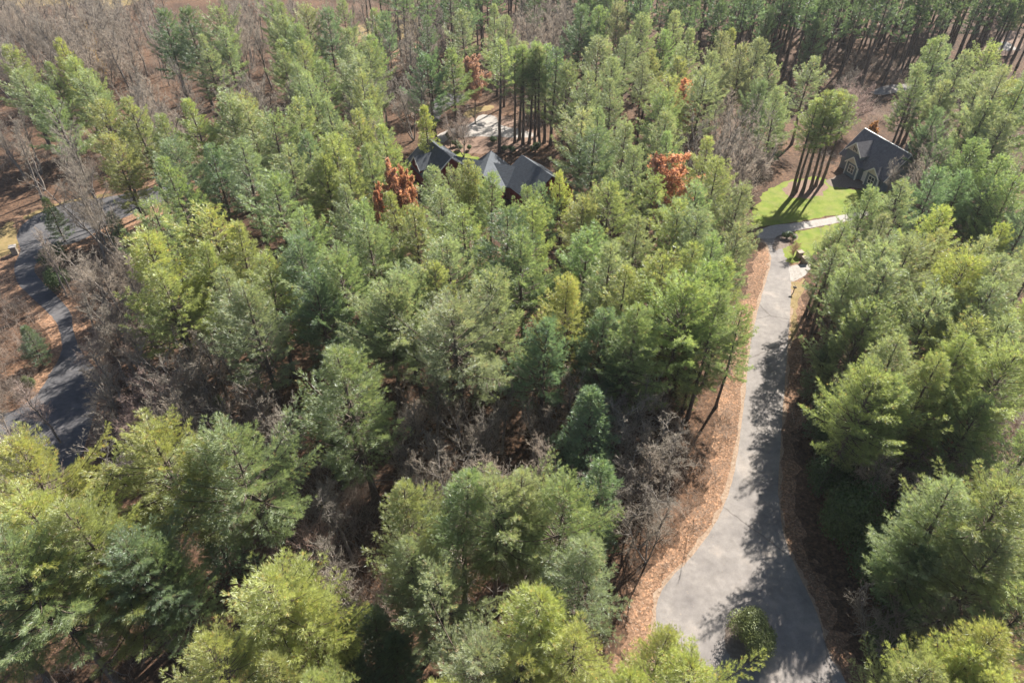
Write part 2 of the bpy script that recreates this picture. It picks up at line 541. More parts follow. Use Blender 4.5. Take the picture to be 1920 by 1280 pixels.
def make_shrub(seed, H, R, n, leaf=0.2, lumps=9, mat='glossy_leaves', stemmed=True):
    """dense leafy evergreen: leaves spread in overlapping lumps, stems underneath"""
    rng = np.random.default_rng(seed)
    P, Nn = [], []
    tb = Tubes()
    for i in range(lumps):
        az = rng.uniform(0, 6.28)
        rr = R * 0.55 * math.sqrt(rng.random())
        z = H * rng.uniform(0.35, 0.72)
        c = np.array([math.cos(az) * rr, math.sin(az) * rr, z])
        sr = np.array([R * 0.5, R * 0.5, H * 0.3]) * rng.uniform(0.6, 1.15)
        u = unit(rng.normal(size=(n // lumps, 3)))
        rad = rng.uniform(0.55, 1.06, n // lumps)[:, None]
        p = c + u * rad * sr
        p[:, 2] = np.maximum(p[:, 2], 0.1)
        P.append(p)
        Nn.append(u + np.array([0, 0, 0.5]))
        tb.add([[0, 0, -0.2], [c[0] * 0.4, c[1] * 0.4, z * 0.5], list(c)], [0.06, 0.04, 0.012], 5)
        for k in range(6):
            e = c + unit(rng.normal(size=3)) * sr * 0.85
            tb.add([list(c), list(e)], [0.014, 0.005], 3)
    P, Nn = np.concatenate(P), np.concatenate(Nn)
    crown = leaf_mesh('shrub_foliage', P, leaf, rng, M[mat], normal=Nn, nf=0.45)
    return tb.mesh('shrub_stems', M['grey_bark']), crown, H, R

# ------------------------------------------------------------------ things and labels
THINGS = []
def thing(name, loc, rz=0.0, scale=(1, 1, 1), label=None, cat=None, group=None):
    o = bpy.data.objects.new(name, None)
    COL.objects.link(o)
    o.location = loc
    o.rotation_euler = (0, 0, rz)
    o.scale = scale
    o.empty_display_size = 0.5
    if label: o['label'] = label
    if cat: o['category'] = cat
    if group: o['group'] = group
    return o
def part(name, me, parent, color=None):
    o = bpy.data.objects.new(name, me)
    COL.objects.link(o)
    o.parent = parent
    if color is not None:
        o.color = (*color, 1)
    return o
def struct(name, me, kind='structure'):
    o = bpy.data.objects.new(name, me)
    COL.objects.link(o)
    o['kind'] = kind
    return o

# ------------------------------------------------------------------ ground, roads, lawns
def build_ground():
    xs = np.concatenate([np.arange(-700, -300, 20), np.arange(-300, 300, 4), np.arange(300, 701, 20)])
    ys = np.concatenate([np.arange(-120, 0, 20), np.arange(0, 340, 4), np.arange(340, 1201, 20)])
    X, Y = np.meshgrid(xs, ys)
    Z = terrain(X, Y)
    V = np.column_stack([X.ravel(), Y.ravel(), Z.ravel()])
    nx, ny = len(xs), len(ys)
    i = np.arange(ny - 1)[:, None] * nx + np.arange(nx - 1)[None, :]
    F = np.stack([i, i + 1, i + nx + 1, i + nx], -1).reshape(-1, 4)
    return struct('ground', mesh_tris('ground', V, F, M['litter'], smooth=True))
build_ground()

def smooth_loop(pts, k=6, jit=0.0, seed=1):
    rng = np.random.default_rng(seed)
    P = np.asarray(pts, float)
    out = []
    n = len(P)
    for i in range(n):
        a, b, c, d = P[i - 1], P[i], P[(i + 1) % n], P[(i + 2) % n]
        for q in range(k):
            t = q / k
            out.append(0.5 * ((2 * b) + (c - a) * t + (2 * a - 5 * b + 4 * c - d) * t * t + (3 * b - a - 3 * c + d) * t ** 3))
    out = np.array(out)
    if jit:
        out += rng.normal(0, jit, out.shape)
    return out
def sheet(name, pix, z, mat, jit=0.08, k=6, world=False, seed=1, kind='structure', label=None):
    W = np.array(pix if world else [gp(*p) for p in pix], float)
    W = smooth_loop(W, k, jit, seed)
    V3 = [Vector((x, y, float(terrain(x, y)) + z)) for x, y in W]
    tris = tessellate_polygon([V3])
    me = bpy.data.meshes.new(name)
    fs = []
    for i, j, k2 in tris:
        c = (V3[j] - V3[i]).cross(V3[k2] - V3[i])
        fs.append((i, j, k2) if c.z > 0 else (i, k2, j))
    me.from_pydata(V3, [], fs)
    me.materials.append(mat)
    return struct(name, me, kind), W

ROAD_L = [(1262, 1310), (1238, 1225), (1230, 1150), (1246, 1098), (1290, 1050), (1334, 992), (1362, 935), (1380, 870), (1390, 800), (1398, 730), (1405, 660), (1412, 620), (1424, 570), (1438, 520), (1446, 490), (1440, 462), (1428, 440)]
ROAD_R = [(1468, 434), (1472, 470), (1481, 500), (1483, 540), (1482, 580), (1478, 630), (1474, 690), (1469, 750), (1465, 820), (1460, 890), (1462, 960), (1478, 1030), (1506, 1092), (1532, 1150), (1552, 1220), (1570, 1310)]
off = lambda L, d: [(x + d * (y / 800.0) ** 0.8, y) for x, y in L]
_, W_VERGE = sheet('verge', off(ROAD_L, -46) + off(ROAD_R, 30), 0.004, M['verge'], 0.5, seed=3)
sheet('gutter', off(ROAD_L, -7) + off(ROAD_R, 4), 0.008, M['gutter'], 0.16, seed=4)
_, W_ROAD = sheet('road', ROAD_L + ROAD_R, 0.012, M['asphalt'], 0.04, seed=5)
# planted island in the turning circle: raised bed with a mulch top
isl = [(1360, 1186), (1374, 1156), (1408, 1148), (1440, 1166), (1450, 1202), (1430, 1234), (1390, 1242), (1364, 1222)]
sheet('island_bed', isl, 0.05, M['dark_mulch'], 0.05, seed=6)
# second road on the other side of the wood
LROAD = [(345, 338), (262, 358), (200, 370), (130, 380), (80, 397), (46, 418), (32, 442), (38, 470), (27, 497), (32, 528), (52, 550), (80, 577), (104, 602), (114, 632), (115, 660), (93, 702), (72, 735), (30, 768), (-40, 790), (-60, 880), (60, 900), (140, 870), (172, 790), (188, 722), (178, 690), (150, 655), (138, 618), (128, 580), (92, 540), (66, 512), (70, 492), (90, 478), (110, 462), (150, 452), (210, 418), (300, 380), (355, 356)]
sheet('verge', [(350, 326), (200, 358), (70, 385), (20, 415), (6, 450), (-30, 480), (-20, 540), (40, 580), (85, 620), (95, 655), (60, 710), (-40, 760), (-90, 900), (60, 925), (160, 890), (200, 790), (212, 720), (190, 660), (160, 610), (145, 570), (90, 510), (130, 478), (230, 430), (370, 370)], 0.004, M["verge"], 0.08, seed=8)
_, W_LROAD = sheet('road', LROAD, 0.012, M['shade_toned_asphalt'], 0.05, seed=9)
sheet('grass_patch', [(-20, 470), (0, 432), (20, 415), (30, 436), (34, 466), (12, 478), (-10, 490)], 0.008, M['dry_grass'], 0.3, seed=10)
sheet('grass_patch', [(120, 378), (180, 366), (205, 362), (206, 368), (150, 376), (100, 388), (50, 412), (52, 402)], 0.008, M['dry_grass'], 0.2, seed=11)
# drives and lawn by the dark roofed house
sheet('concrete_apron', [(1480, 500), (1500, 496), (1520, 497), (1514, 512), (1500, 522), (1484, 528), (1481, 515)], 0.016, M['concrete'], 0.03, seed=12)
sheet('driveway', [(1420, 446), (1428, 430), (1450, 423), (1500, 417), (1556, 408), (1620, 396), (1624, 406), (1560, 420), (1500, 431), (1474, 438), (1452, 446)], 0.020, M['concrete'], 0.06, seed=13)
W_LAWN = sheet('lawn', [(1410, 400), (1425, 372), (1445, 352), (1480, 340), (1530, 332), (1570, 345), (1600, 356), (1640, 352), (1670, 360), (1650, 392), (1560, 405), (1500, 415), (1440, 424), (1415, 425)], 0.004, M['lawn'], 0.25, seed=14)[1]
sheet('mulch_bed', [(1470, 352), (1500, 340), (1535, 338), (1550, 350), (1540, 366), (1505, 372), (1478, 368)], 0.008, M['mulch'], 0.35, seed=15)
sheet('mulch_bed', [(1552, 338), (1580, 326), (1600, 336), (1632, 346), (1625, 354), (1600, 352), (1575, 352), (1556, 348)], 0.010, M['dark_mulch'], 0.2, seed=16)
sheet('lawn', [(1478, 452), (1500, 434), (1545, 425), (1575, 420), (1560, 450), (1530, 475), (1508, 486), (1486, 494), (1474, 488), (1468, 470)], 0.016, M['lawn'], 0.2, seed=17)
sheet('mulch_bed', [(1448, 458), (1460, 442), (1482, 436), (1496, 442), (1488, 456), (1470, 464), (1455, 470)], 0.020, M['dark_mulch'], 0.15, seed=18)
sheet('grass_patch', [(1484, 530), (1498, 528), (1510, 524), (1500, 560), (1494, 610), (1486, 640), (1482, 620), (1484, 570)], 0.010, M['dry_grass'], 0.25, seed=19)
# clearing and drive behind the red gabled house
sheet('clearing', [(805, 272), (825, 256), (850, 240), (890, 220), (940, 218), (985, 232), (1010, 250), (1000, 275), (950, 285), (900, 288), (850, 284), (820, 282)], 0.004, M['mulch'], 0.5, seed=20)
sheet('driveway', [(812, 264), (826, 250), (850, 241), (885, 230), (902, 216), (928, 218), (938, 234), (970, 242), (1000, 250), (996, 257), (955, 258), (905, 256), (850, 259), (830, 267)], 0.012, M['concrete'], 0.15, seed=21)
sheet('driveway', [(800, 222), (806, 200), (820, 180), (850, 176), (885, 180), (870, 192), (835, 204), (822, 224)], 0.016, M['shade_toned_asphalt'], 0.15, seed=22)
sheet('grass_patch', [(868, 215), (880, 205), (900, 200), (925, 198), (920, 206), (896, 212), (880, 222)], 0.020, M['dry_grass'], 0.2, seed=23)
sheet('grass_patch', [(830, 290), (850, 284), (880, 290), (900, 300), (870, 306), (845, 302)], 0.020, M['lawn'], 0.2, seed=24)
sheet('clearing', [(660, 130), (690, 85), (740, 70), (800, 80), (815, 105), (780, 130), (720, 140)], 0.006, M['verge'], 0.8, seed=25)
sheet('grass_patch', [(650, 60), (700, 40), (770, 30), (800, 60), (760, 72), (690, 84)], 0.010, M['dry_grass'], 0.8, seed=26)
sheet('field', [(-60, 30), (60, 12), (140, 10), (190, 20), (250, 5), (300, -20), (200, -60), (0, -60)], 0.006, M['dry_grass'], 1.0, seed=27)
sheet('clearing', [(1200, 180), (1215, 160), (1260, 148), (1290, 150), (1275, 172), (1235, 182)], 0.006, M['verge'], 0.5, seed=28)
sheet('road', [(1630, 176), (1655, 164), (1690, 160), (1725, 162), (1724, 172), (1690, 174), (1655, 180)], 0.3, M['asphalt'], 0.1, seed=29)
sheet('clearing', [(1845, 100), (1868, 70), (1885, 50), (1905, 62), (1915, 90), (1890, 105)], 0.3, M['mulch'], 0.4, seed=30)
sheet('gravel_yard', [(1864, 92), (1878, 80), (1895, 84), (1904, 94), (1885, 97)], 0.34, M['concrete'], 0.2, seed=31)

def road_litter():
    rng = np.random.default_rng(55)
    n = 140000
    x = rng.uniform(5, 62, n)
    y = rng.uniform(24, 112, n)
    Wl = [tuple(p) for p in W_VERGE[::2]]
    Wr = [tuple(p) for p in W_ROAD[::2]]
    clump = 0.5 + 0.5 * np.sin(x * 1.3 + 2 * np.sin(y * 0.7)) * np.sin(y * 1.1 + 1.7 * np.sin(x * 0.9))
    keep = (rng.random(n) < 0.35 + 0.65 * clump) & inside_many(Wl, x, y) & (~inside_many(Wr, x, y) | (rng.random(n) < 0.02))
    P = np.column_stack([x, y, rng.uniform(0.03, 0.09, n)])[keep]
    t = rng.uniform(0, 1, len(P))[:, None]
    T = (np.array([0.14, 0.092, 0.062]) * (1 - t) + np.array([0.38, 0.285, 0.21]) * t) * rng.uniform(0.7, 1.2, (len(P), 1))
    me = leaf_mesh('fallen_leaves', P, 0.11, rng, M['litter_leaf'], T, np.tile([0, 0, 1.0], (len(P), 1)), 0.5)
    o = struct('fallen_leaves', me, 'stuff')
    o['label'] = 'brown fallen leaves lying along both verges of the sunlit road'
    o['category'] = 'leaves'
M['litter_leaf'] = foliage_mat('dead_leaves', 0.15, False, (1, 1, 1))
road_litter()

# ------------------------------------------------------------------ houses
def shingle_extra(nt, co, col):
    w = nt.nodes.new('ShaderNodeTexWave')
    w.bands_direction = 'Z'
    w.wave_profile = 'SAW'
    w.inputs['Scale'].default_value = 1.6
    w.inputs['Distortion'].default_value = 0.6
    nt.links.new(co, w.inputs['Vector'])
    r = ramp(nt, [(0.0, (0.8, 0.8, 0.8)), (1.0, (1.12, 1.12, 1.12))])
    nt.links.new(w.outputs['Fac'], r.inputs[0])
    return mix(nt, 1.0, col, r.outputs[0], 'MULTIPLY')
def plain(name, c, rough=0.8, var=0.15, scale=3.0, extra=None, spec=0.3):
    a = tuple(v * (1 - var) for v in c)
    b = tuple(v * (1 + var) for v in c)
    return surf_mat(name, [(0.3, a), (0.7, b)], scale, 5, rough, extra=extra, spec=spec)
M['shingle'] = plain('charcoal_shingles', (0.16, 0.15, 0.16), 0.85, 0.25, 2.2, shingle_extra)
M['shingle_blue'] = plain('slate_blue_shingles', (0.075, 0.085, 0.1), 0.85, 0.25, 2.2, shingle_extra)
M['siding_blue'] = plain('blue_grey_siding', (0.15, 0.19, 0.23), 0.7, 0.08, 2.0, shingle_extra)
M['siding_beige'] = plain('beige_shakes', (0.6, 0.55, 0.48), 0.8, 0.08, 5.0)
M['siding_red'] = plain('barn_red_siding', (0.17, 0.016, 0.018), 0.7, 0.1, 3.0, shingle_extra)
M['trim'] = plain('white_trim', (0.8, 0.78, 0.74), 0.6, 0.05)
M['vent'] = plain('dark_vent', (0.03, 0.03, 0.032), 0.6)
M['glass'] = plain('window_glass', (0.06, 0.075, 0.09), 0.08, 0.1, 1.0, spec=0.8)
M['stone'] = plain('tan_stone', (0.3, 0.25, 0.2), 0.9, 0.3, 5.0)
M['wood'] = plain('weathered_wood', (0.2, 0.14, 0.1), 0.85, 0.25, 6.0)
M['black_metal'] = plain('black_metal', (0.02, 0.02, 0.022), 0.45)

def solid(name, verts, faces, mat, parent):
    me = bpy.data.meshes.new(name)
    me.from_pydata([tuple(map(float, v)) for v in verts], [], faces)
    bm = bmesh.new()
    bm.from_mesh(me)
    bmesh.ops.recalc_face_normals(bm, faces=bm.faces[:])
    bm.to_mesh(me)
    bm.free()
    me.materials.append(mat)
    return part(name, me, parent)
def prism_verts(poly, d):
    n = len(poly)
    V = [Vector(p) for p in poly] + [Vector(p) + Vector(d) for p in poly]
    F = [tuple(range(n)), tuple(range(2 * n - 1, n - 1, -1))] + [(i, (i + 1) % n, n + (i + 1) % n, n + i) for i in range(n)]
    return V, F
def prism(name, poly, d, mat, parent):
    return solid(name, *prism_verts(poly, d), mat, parent)
def slab(name, quad, t, mat, parent):
    q = [Vector(p) for p in quad]
    nrm = (q[1] - q[0]).cross(q[2] - q[0]).normalized()
    if nrm.z < 0: nrm = -nrm
    return prism(name, [p - nrm * t for p in q], nrm * t, mat, parent)
def bar(name, a, b, w, h, mat, parent):
    a, b = Vector(a), Vector(b)
    d = (b - a).normalized()
    s = d.cross(Vector((0, 0, 1)))
    s = s.normalized() if s.length > 0.01 else Vector((1, 0, 0))
    n = s.cross(d)
    poly = [a + s * w / 2 + n * h / 2, a - s * w / 2 + n * h / 2, a - s * w / 2 - n * h / 2, a + s * w / 2 - n * h / 2]
    return prism(name, poly, b - a, mat, parent)
def box(name, x0, x1, y0, y1, z0, z1, mat, parent):
    return prism(name, [(x0, y0, z0), (x1, y0, z0), (x1, y1, z0), (x0, y1, z0)], (0, 0, z1 - z0), mat, parent)
def window(x, y, z, w, h, parent, cols=2, shutters=False):
    """window in a wall that faces local -y; y is the wall face"""
    win = box('window', x - w / 2, x + w / 2, y - 0.05, y + 0.02, z - h / 2, z + h / 2, M['glass'], parent)
    f = 0.13
    bm_parts = [('window_frame', x - w / 2 - f, x + w / 2 + f, z + h / 2, z + h / 2 + f), ('window_sill', x - w / 2 - f, x + w / 2 + f, z - h / 2 - f, z - h / 2),
                ('window_frame', x - w / 2 - f, x - w / 2, z - h / 2, z + h / 2), ('window_frame', x + w / 2, x + w / 2 + f, z - h / 2, z + h / 2), ('mullion', x - 0.05, x + 0.05, z - h / 2, z + h / 2), ('mullion', x - w / 2, x + w / 2, z - 0.04, z + 0.04)]
    for i, (n, a, b, c, d) in enumerate(bm_parts):
        box(n, a, b, y - 0.1 + 0.004 * i, y - 0.055, c, d, M['trim'], win)
    return win
def gable_block(parent, x0, x1, yf, yb, z0, ze, zr, wall, roof, face=None, over=0.35, trim=True, front_only=False):
    """block whose ridge runs along local y; gable face at yf (towards -y)"""
    xm = (x0 + x1) / 2
    prism('wall', [(x0, yf, z0), (x1, yf, z0), (x1, yf, ze), (xm, yf, zr), (x0, yf, ze)], (0, yb - yf, 0), wall, parent)
    sl = (zr - ze) / (xm - x0)
    for s, xe in ((-1, x0), (1, x1)):
        xo = xe + s * over
        zo = ze - sl * over
        r = slab('roof', [(xm, yf - over, zr + 0.16), (xo, yf - over, zo + 0.16), (xo, yb, zo + 0.16), (xm, yb, zr + 0.16)], 0.15, roof, parent)
        if trim:
            bar('rake_board', (xm + s * 0.02, yf - over - 0.03, zr + 0.02), (xo, yf - over - 0.03, zo + 0.02), 0.06, 0.26, M['trim'], parent)
    if face:
        prism('gable_panel', [(x0 + 0.05, yf - 0.04, ze), (x1 - 0.05, yf - 0.04, ze), (xm, yf - 0.04, zr - 0.06)], (0, 0.06, 0), face, parent)
def main_roof(parent, x0, x1, w, ze, zr, roof, wall, over=0.5, yo=0.0):
    """long block with ridge along local x"""
    prism('wall', [(x0, yo - w, 0), (x0, yo + w, 0), (x0, yo + w, ze), (x0, yo, zr), (x0, yo - w, ze)], (x1 - x0, 0, 0), wall, parent)
    sl = (zr - ze) / w
    for s in (-1, 1):
        slab('roof', [(x0 - over, yo, zr + 0.16), (x1 + over, yo, zr + 0.16), (x1 + over, yo + s * (w + over), ze - sl * over + 0.16), (x0 - over, yo + s * (w + over), ze - sl * over + 0.16)], 0.15, roof, parent)
        for xx in (x0 - over - 0.03, x1 + over + 0.03):
            bar('rake_board', (xx, yo + s * 0.02, zr + 0.02), (xx, yo + s * (w + over), ze - sl * over + 0.02), 0.06, 0.26, M['trim'], parent)
    bar('ridge_cap', (x0 - over, yo, zr + 0.18), (x1 + over, yo, zr + 0.18), 0.3, 0.06, M['trim'] if roof == M['shingle'] else roof, parent)

def house_dark():
    x, y = gp(1627, 244, 8.0)
    h = thing('house', (x, y, 0), math.atan2(-0.954, 0.30), label='blue grey house with charcoal roof and beige gables beside the sunny lawn', cat='house')
    main_roof(h, -0.4, 12.6, 4.2, 3.2, 7.9, M['shingle'], M['siding_blue'])
    gable_block(h, 1.1, 5.3, -4.75, 0.0, 2.4, 5.0, 7.05, M['siding_blue'], M['shingle'], M['siding_beige'])
    for dx in (-0.42, 0, 0.42):
        box('gable_vent', 3.2 + dx - 0.09, 3.2 + dx + 0.09, -4.87, -4.8, 5.25 + (0.15 if dx == 0 else 0), 6.1 - (0.1 if dx == 0 else 0), M['vent'], h)
    gable_block(h, 2.8, 6.2, -5.45, -2.0, 0.0, 3.0, 4.5, M['siding_blue'], M['shingle'], M['siding_beige'])
    window(4.5, -5.45, 1.75, 1.5, 1.5, h)
    gable_block(h, 8.4, 11.9, -4.9, -2.0, 0.0, 3.0, 4.5, M['siding_blue'], M['shingle'], M['siding_beige'])
    window(10.15, -4.9, 1.75, 1.5, 1.5, h)
    for xx, yy in ((2.8, -5.45), (6.2, -5.45), (8.4, -4.9), (11.9, -4.9)):
        box('corner_board', xx - 0.13, xx + 0.13, yy - 0.07, yy + 0.19, 0.02, 3.0, M['trim'], h)
    d = box('door', 6.85, 7.75, -4.28, -4.17, 0.1, 2.2, M['trim'], h)
    box('handle', 7.6, 7.66, -4.34, -4.285, 1.05, 1.15, M['black_metal'], d)
    # lit rear parapet strip and chimney seen past the ridge
    box('chimney', 9.4, 10.2, 1.6, 2.4, 3.0, 8.6, M['stone'], h)
    return h
house_dark()

def house_red():
    a = gp(803, 260, 7.0)
    h = thing('house', (a[0], a[1], 0), math.atan2(-0.86, 0.51), label='long house with slate blue roofs and a barn red gable among pines', cat='house')
    main_roof(h, -0.3, 10.5, 5.0, 3.0, 7.0, M['shingle_blue'], M['siding_red'])
    gable_block(h, 2.4, 6.6, -5.2, 0.0, 2.0, 3.9, 5.9, M['siding_red'], M['shingle_blue'])
    vx = 4.5
    prism('gable_vent', [(vx - 0.3, -5.27, 4.0), (vx + 0.3, -5.27, 4.0), (vx + 0.3, -5.27, 4.7), (vx, -5.27, 5.05), (vx - 0.3, -5.27, 4.7)], (0, 0.06, 0), M['trim'], h)
    # middle body and the far wing
    m = bpy.data.objects.new('wing', None)
    def rel(px, py, z):
        gx, gy = gp(px, py, z)
        dx, dy = gx - a[0], gy - a[1]
        return dx * 0.51 - dy * 0.86, dx * 0.86 + dy * 0.51
    def wing(p0, p1, z, w, ze):
        # gable wing with ridge from p0 to p1, in house coordinates
        p0, p1 = Vector((*p0, 0)), Vector((*p1, 0))
        d = (p1 - p0).normalized()
        s = Vector((-d.y, d.x, 0)) * w
        q = lambda p, o, zz: (p.x + o.x, p.y + o.y, zz)
        zero = Vector((0, 0, 0))
        i0, i1 = p0 + d * 0.4, p1 - d * 0.4
        prism('wall', [q(i0, -s * 0.93, 0), q(i0, s * 0.93, 0), q(i0, s * 0.93, ze), q(i0, zero, z - 0.2), q(i0, -s * 0.93, ze)], i1 - i0, M['siding_red'], h)
        for sg in (-1, 1):
            slab('roof', [q(p0, zero, z), q(p1, zero, z), q(p1, s * sg, ze), q(p0, s * sg, ze)], 0.15, M['shingle_blue'], h)
    wing(rel(852, 292, 5.4), rel(1000, 318, 5.4), 5.4, 4.5, 2.8)
    wing(rel(921, 282, 6.2), rel(905, 330, 6.2), 6.2, 4.2, 2.9)
    wing(rel(978, 290, 7.0), rel(1036, 330, 7.0), 7.0, 5.6, 3.0)
    bar('gutter', (*rel(872, 318, 3.2), 3.2), (*rel(925, 312, 3.2), 3.2), 0.14, 0.14, M['trim'], h)
    bpy.data.objects.remove(m)
    return h
house_red()

def shed_blue():
    x, y = gp(1862, 408, 5.0)
    h = thing('garden_shed', (x, y, 0), math.radians(-38), label='small slate blue roof half hidden by pines near the edge of the picture', cat='shed')
    main_roof(h, -1.5, 3.8, 2.4, 2.6, 4.4, M['shingle_blue'], M['siding_beige'], 0.3)
    x, y = gp(1903, 428, 5.0)
    h = thing('garden_shed', (x, y, 0), math.radians(-38), label='smaller dark blue shed roof peeking through the pine tops', cat='shed')
    main_roof(h, -1.5, 2.5, 2.2, 2.4, 4.0, M['shingle_blue'], M['siding_beige'], 0.3)
shed_blue()

# ------------------------------------------------------------------ small roadside things
def pillar(px, py, label):
    x, y = gp(px, py)
    t = thing('stone_pillar', (x, y, 0), 0.4, label=label, cat='pillar', group='stone entrance pillars by the far road')
    rng = np.random.default_rng(int(px))
    z = 0.0
    for c in range(5):                                  # coursed blocks, each a little uneven
        for k in range(2):
            w = 0.46
            j = rng.normal(0, 0.02, 3)
            if c % 2:
                box('stone', -w + j[0], w + j[0], -w + k * w + 0.01, k * w - 0.01, z, z + 0.29, M['stone'], t)
            else:
                box('stone', -w + k * w + 0.01, k * w - 0.01, -w + j[1], w + j[1], z, z + 0.29, M['stone'], t)
        z += 0.3
    prism('capstone', [(-0.58, -0.58, z), (0.58, -0.58, z), (0.58, 0.58, z), (-0.58, 0.58, z)], (0, 0, 0.16), M['concrete'], t)
pillar(30, 476, 'tan stone entrance pillar on the outer side of the curved road')
pillar(87, 478, 'tan stone entrance pillar on the inner side beside bare tree trunks')
def drive_pillar(px, py, label, s):
    x, y = gp(px, py)
    t = thing('stone_pier', (x, y, 0), 0.2, (s, s, s), label=label, cat='pillar', group='stone piers at the concrete apron')
    z = 0
    for c in range(4):
        box('stone', -0.45, 0.0 + (0.1 if c % 2 else -0.1), -0.45, 0.45, z, z + 0.24, M['stone'], t)
        box('stone', 0.012 + (0.1 if c % 2 else -0.1), 0.45, -0.44, 0.44, z, z + 0.24, M['stone'], t)
        z += 0.25
    box('capstone', -0.55, 0.55, -0.55, 0.55, z, z + 0.12, M['stone'], t)
drive_pillar(1498, 481, 'pale stone pier at the lawn corner above the concrete apron', 1.0)
drive_pillar(1508, 492, 'low stone pier casting its shadow over the concrete apron', 1.0)
def mailbox():
    x, y = gp(1487, 549)
    t = thing('mailbox', (x, y, 0), 1.2, label='black mailbox on a post at the road edge below the concrete apron', cat='mailbox')
    box('post', -0.06, 0.06, -0.06, 0.06, -0.1, 1.05, M['wood'], t)
    n = 8
    arch = [(-0.13, -0.28, 1.05), (0.13, -0.28, 1.05)] + [(0.13 * math.cos(k * math.pi / n), -0.28, 1.2 + 0.13 * math.sin(k * math.pi / n)) for k in range(n + 1)]
    prism('body', arch, (0, 0.56, 0), M['black_metal'], t)
    box('flag', 0.135, 0.15, -0.1, 0.0, 1.15, 1.4, M['siding_red'], t)
mailbox()

# ------------------------------------------------------------------ tree prototypes
BIG = [make_pine(100 + i, 23.0, zb, r, K=9, size=0.4, width=0.0145, top_exp=te, nb=7, ragged=rg, dead=24, up=u_, gap=0.95, tspace=0.16)
       for i, (zb, r, te, rg, u_) in enumerate([(8.5, 6.4, 0.7, 0.26, 1.1), (7.0, 6.0, 0.8, 0.3, 1.0), (9.5, 6.8, 0.62, 0.3, 1.2), (7.5, 5.8, 0.92, 0.22, 1.0)])]
MID = [make_pine(200 + i, 22.0, zb, r, K=7, size=0.45, width=0.024, top_exp=te, nb=6, ragged=rg, gap=1.0, tspace=0.18, up=1.0)
       for i, (zb, r, te, rg) in enumerate([(6.5, 6.0, 0.66, 0.26), (8.0, 5.7, 0.8, 0.32), (5.5, 6.4, 0.6, 0.26), (9.0, 5.6, 0.58, 0.38), (6.5, 5.6, 0.92, 0.24), (7.0, 6.2, 0.55, 0.34), (10.0, 5.2, 0.7, 0.4), (8.5, 5.8, 0.75, 0.36)])]
YOUNG = [make_pine(300 + i, 13.0, 1.2, r, K=7, size=0.38, width=0.025, top_exp=0.95, nb=6, ragged=0.18, dead=0, gap=0.65, tspace=0.2) for i, r in enumerate([3.2, 3.8, 2.8])]
POLE = [make_pine(400 + i, 24.0, zb, r, K=6, size=0.46, width=0.03, top_exp=0.75, nb=5, ragged=0.32, gap=1.0, tspace=0.22, dead=30, up=1.0) for i, (zb, r) in enumerate([(13.5, 3.9), (15.0, 3.5), (12.0, 4.3)])]
BARE = [make_bare(500 + i, h, r, st, zb, nl, tw_, up_) for i, (h, r, st, zb, nl, tw_, up_) in enumerate([(15, 3.3, 1, 0.35, 20, 0.85, 1.7), (17, 2.9, 1, 0.4, 20, 0.85, 2.1), (13, 3.9, 2, 0.3, 20, 0.85, 1.3), (15, 3.1, 1, 0.3, 22, 0.85, 1.9), (11, 4.0, 3, 0.2, 20, 0.9, 1.4)])]
ROUND = [make_bare(550 + i, h, r, st, 0.14, 30, 1.0, 0.8) for i, (h, r, st) in enumerate([(8.5, 4.2, 3), (7.0, 3.2, 4), (9.0, 3.6, 2)])]
RUST = [make_bare(600 + i, h, r, 1, 0.3, 20, 0.9, 1.0, leaf=17000, leaf_size=0.28) for i, (h, r) in enumerate([(13, 4.2), (11, 3.2)])]
HOLLY = [make_shrub(700, 4.6, 2.6, 22000, 0.15, 11), make_shrub(701, 6.5, 3.6, 12000, 0.3, 12), make_shrub(702, 1.3, 0.9, 1200, 0.16, 5)]

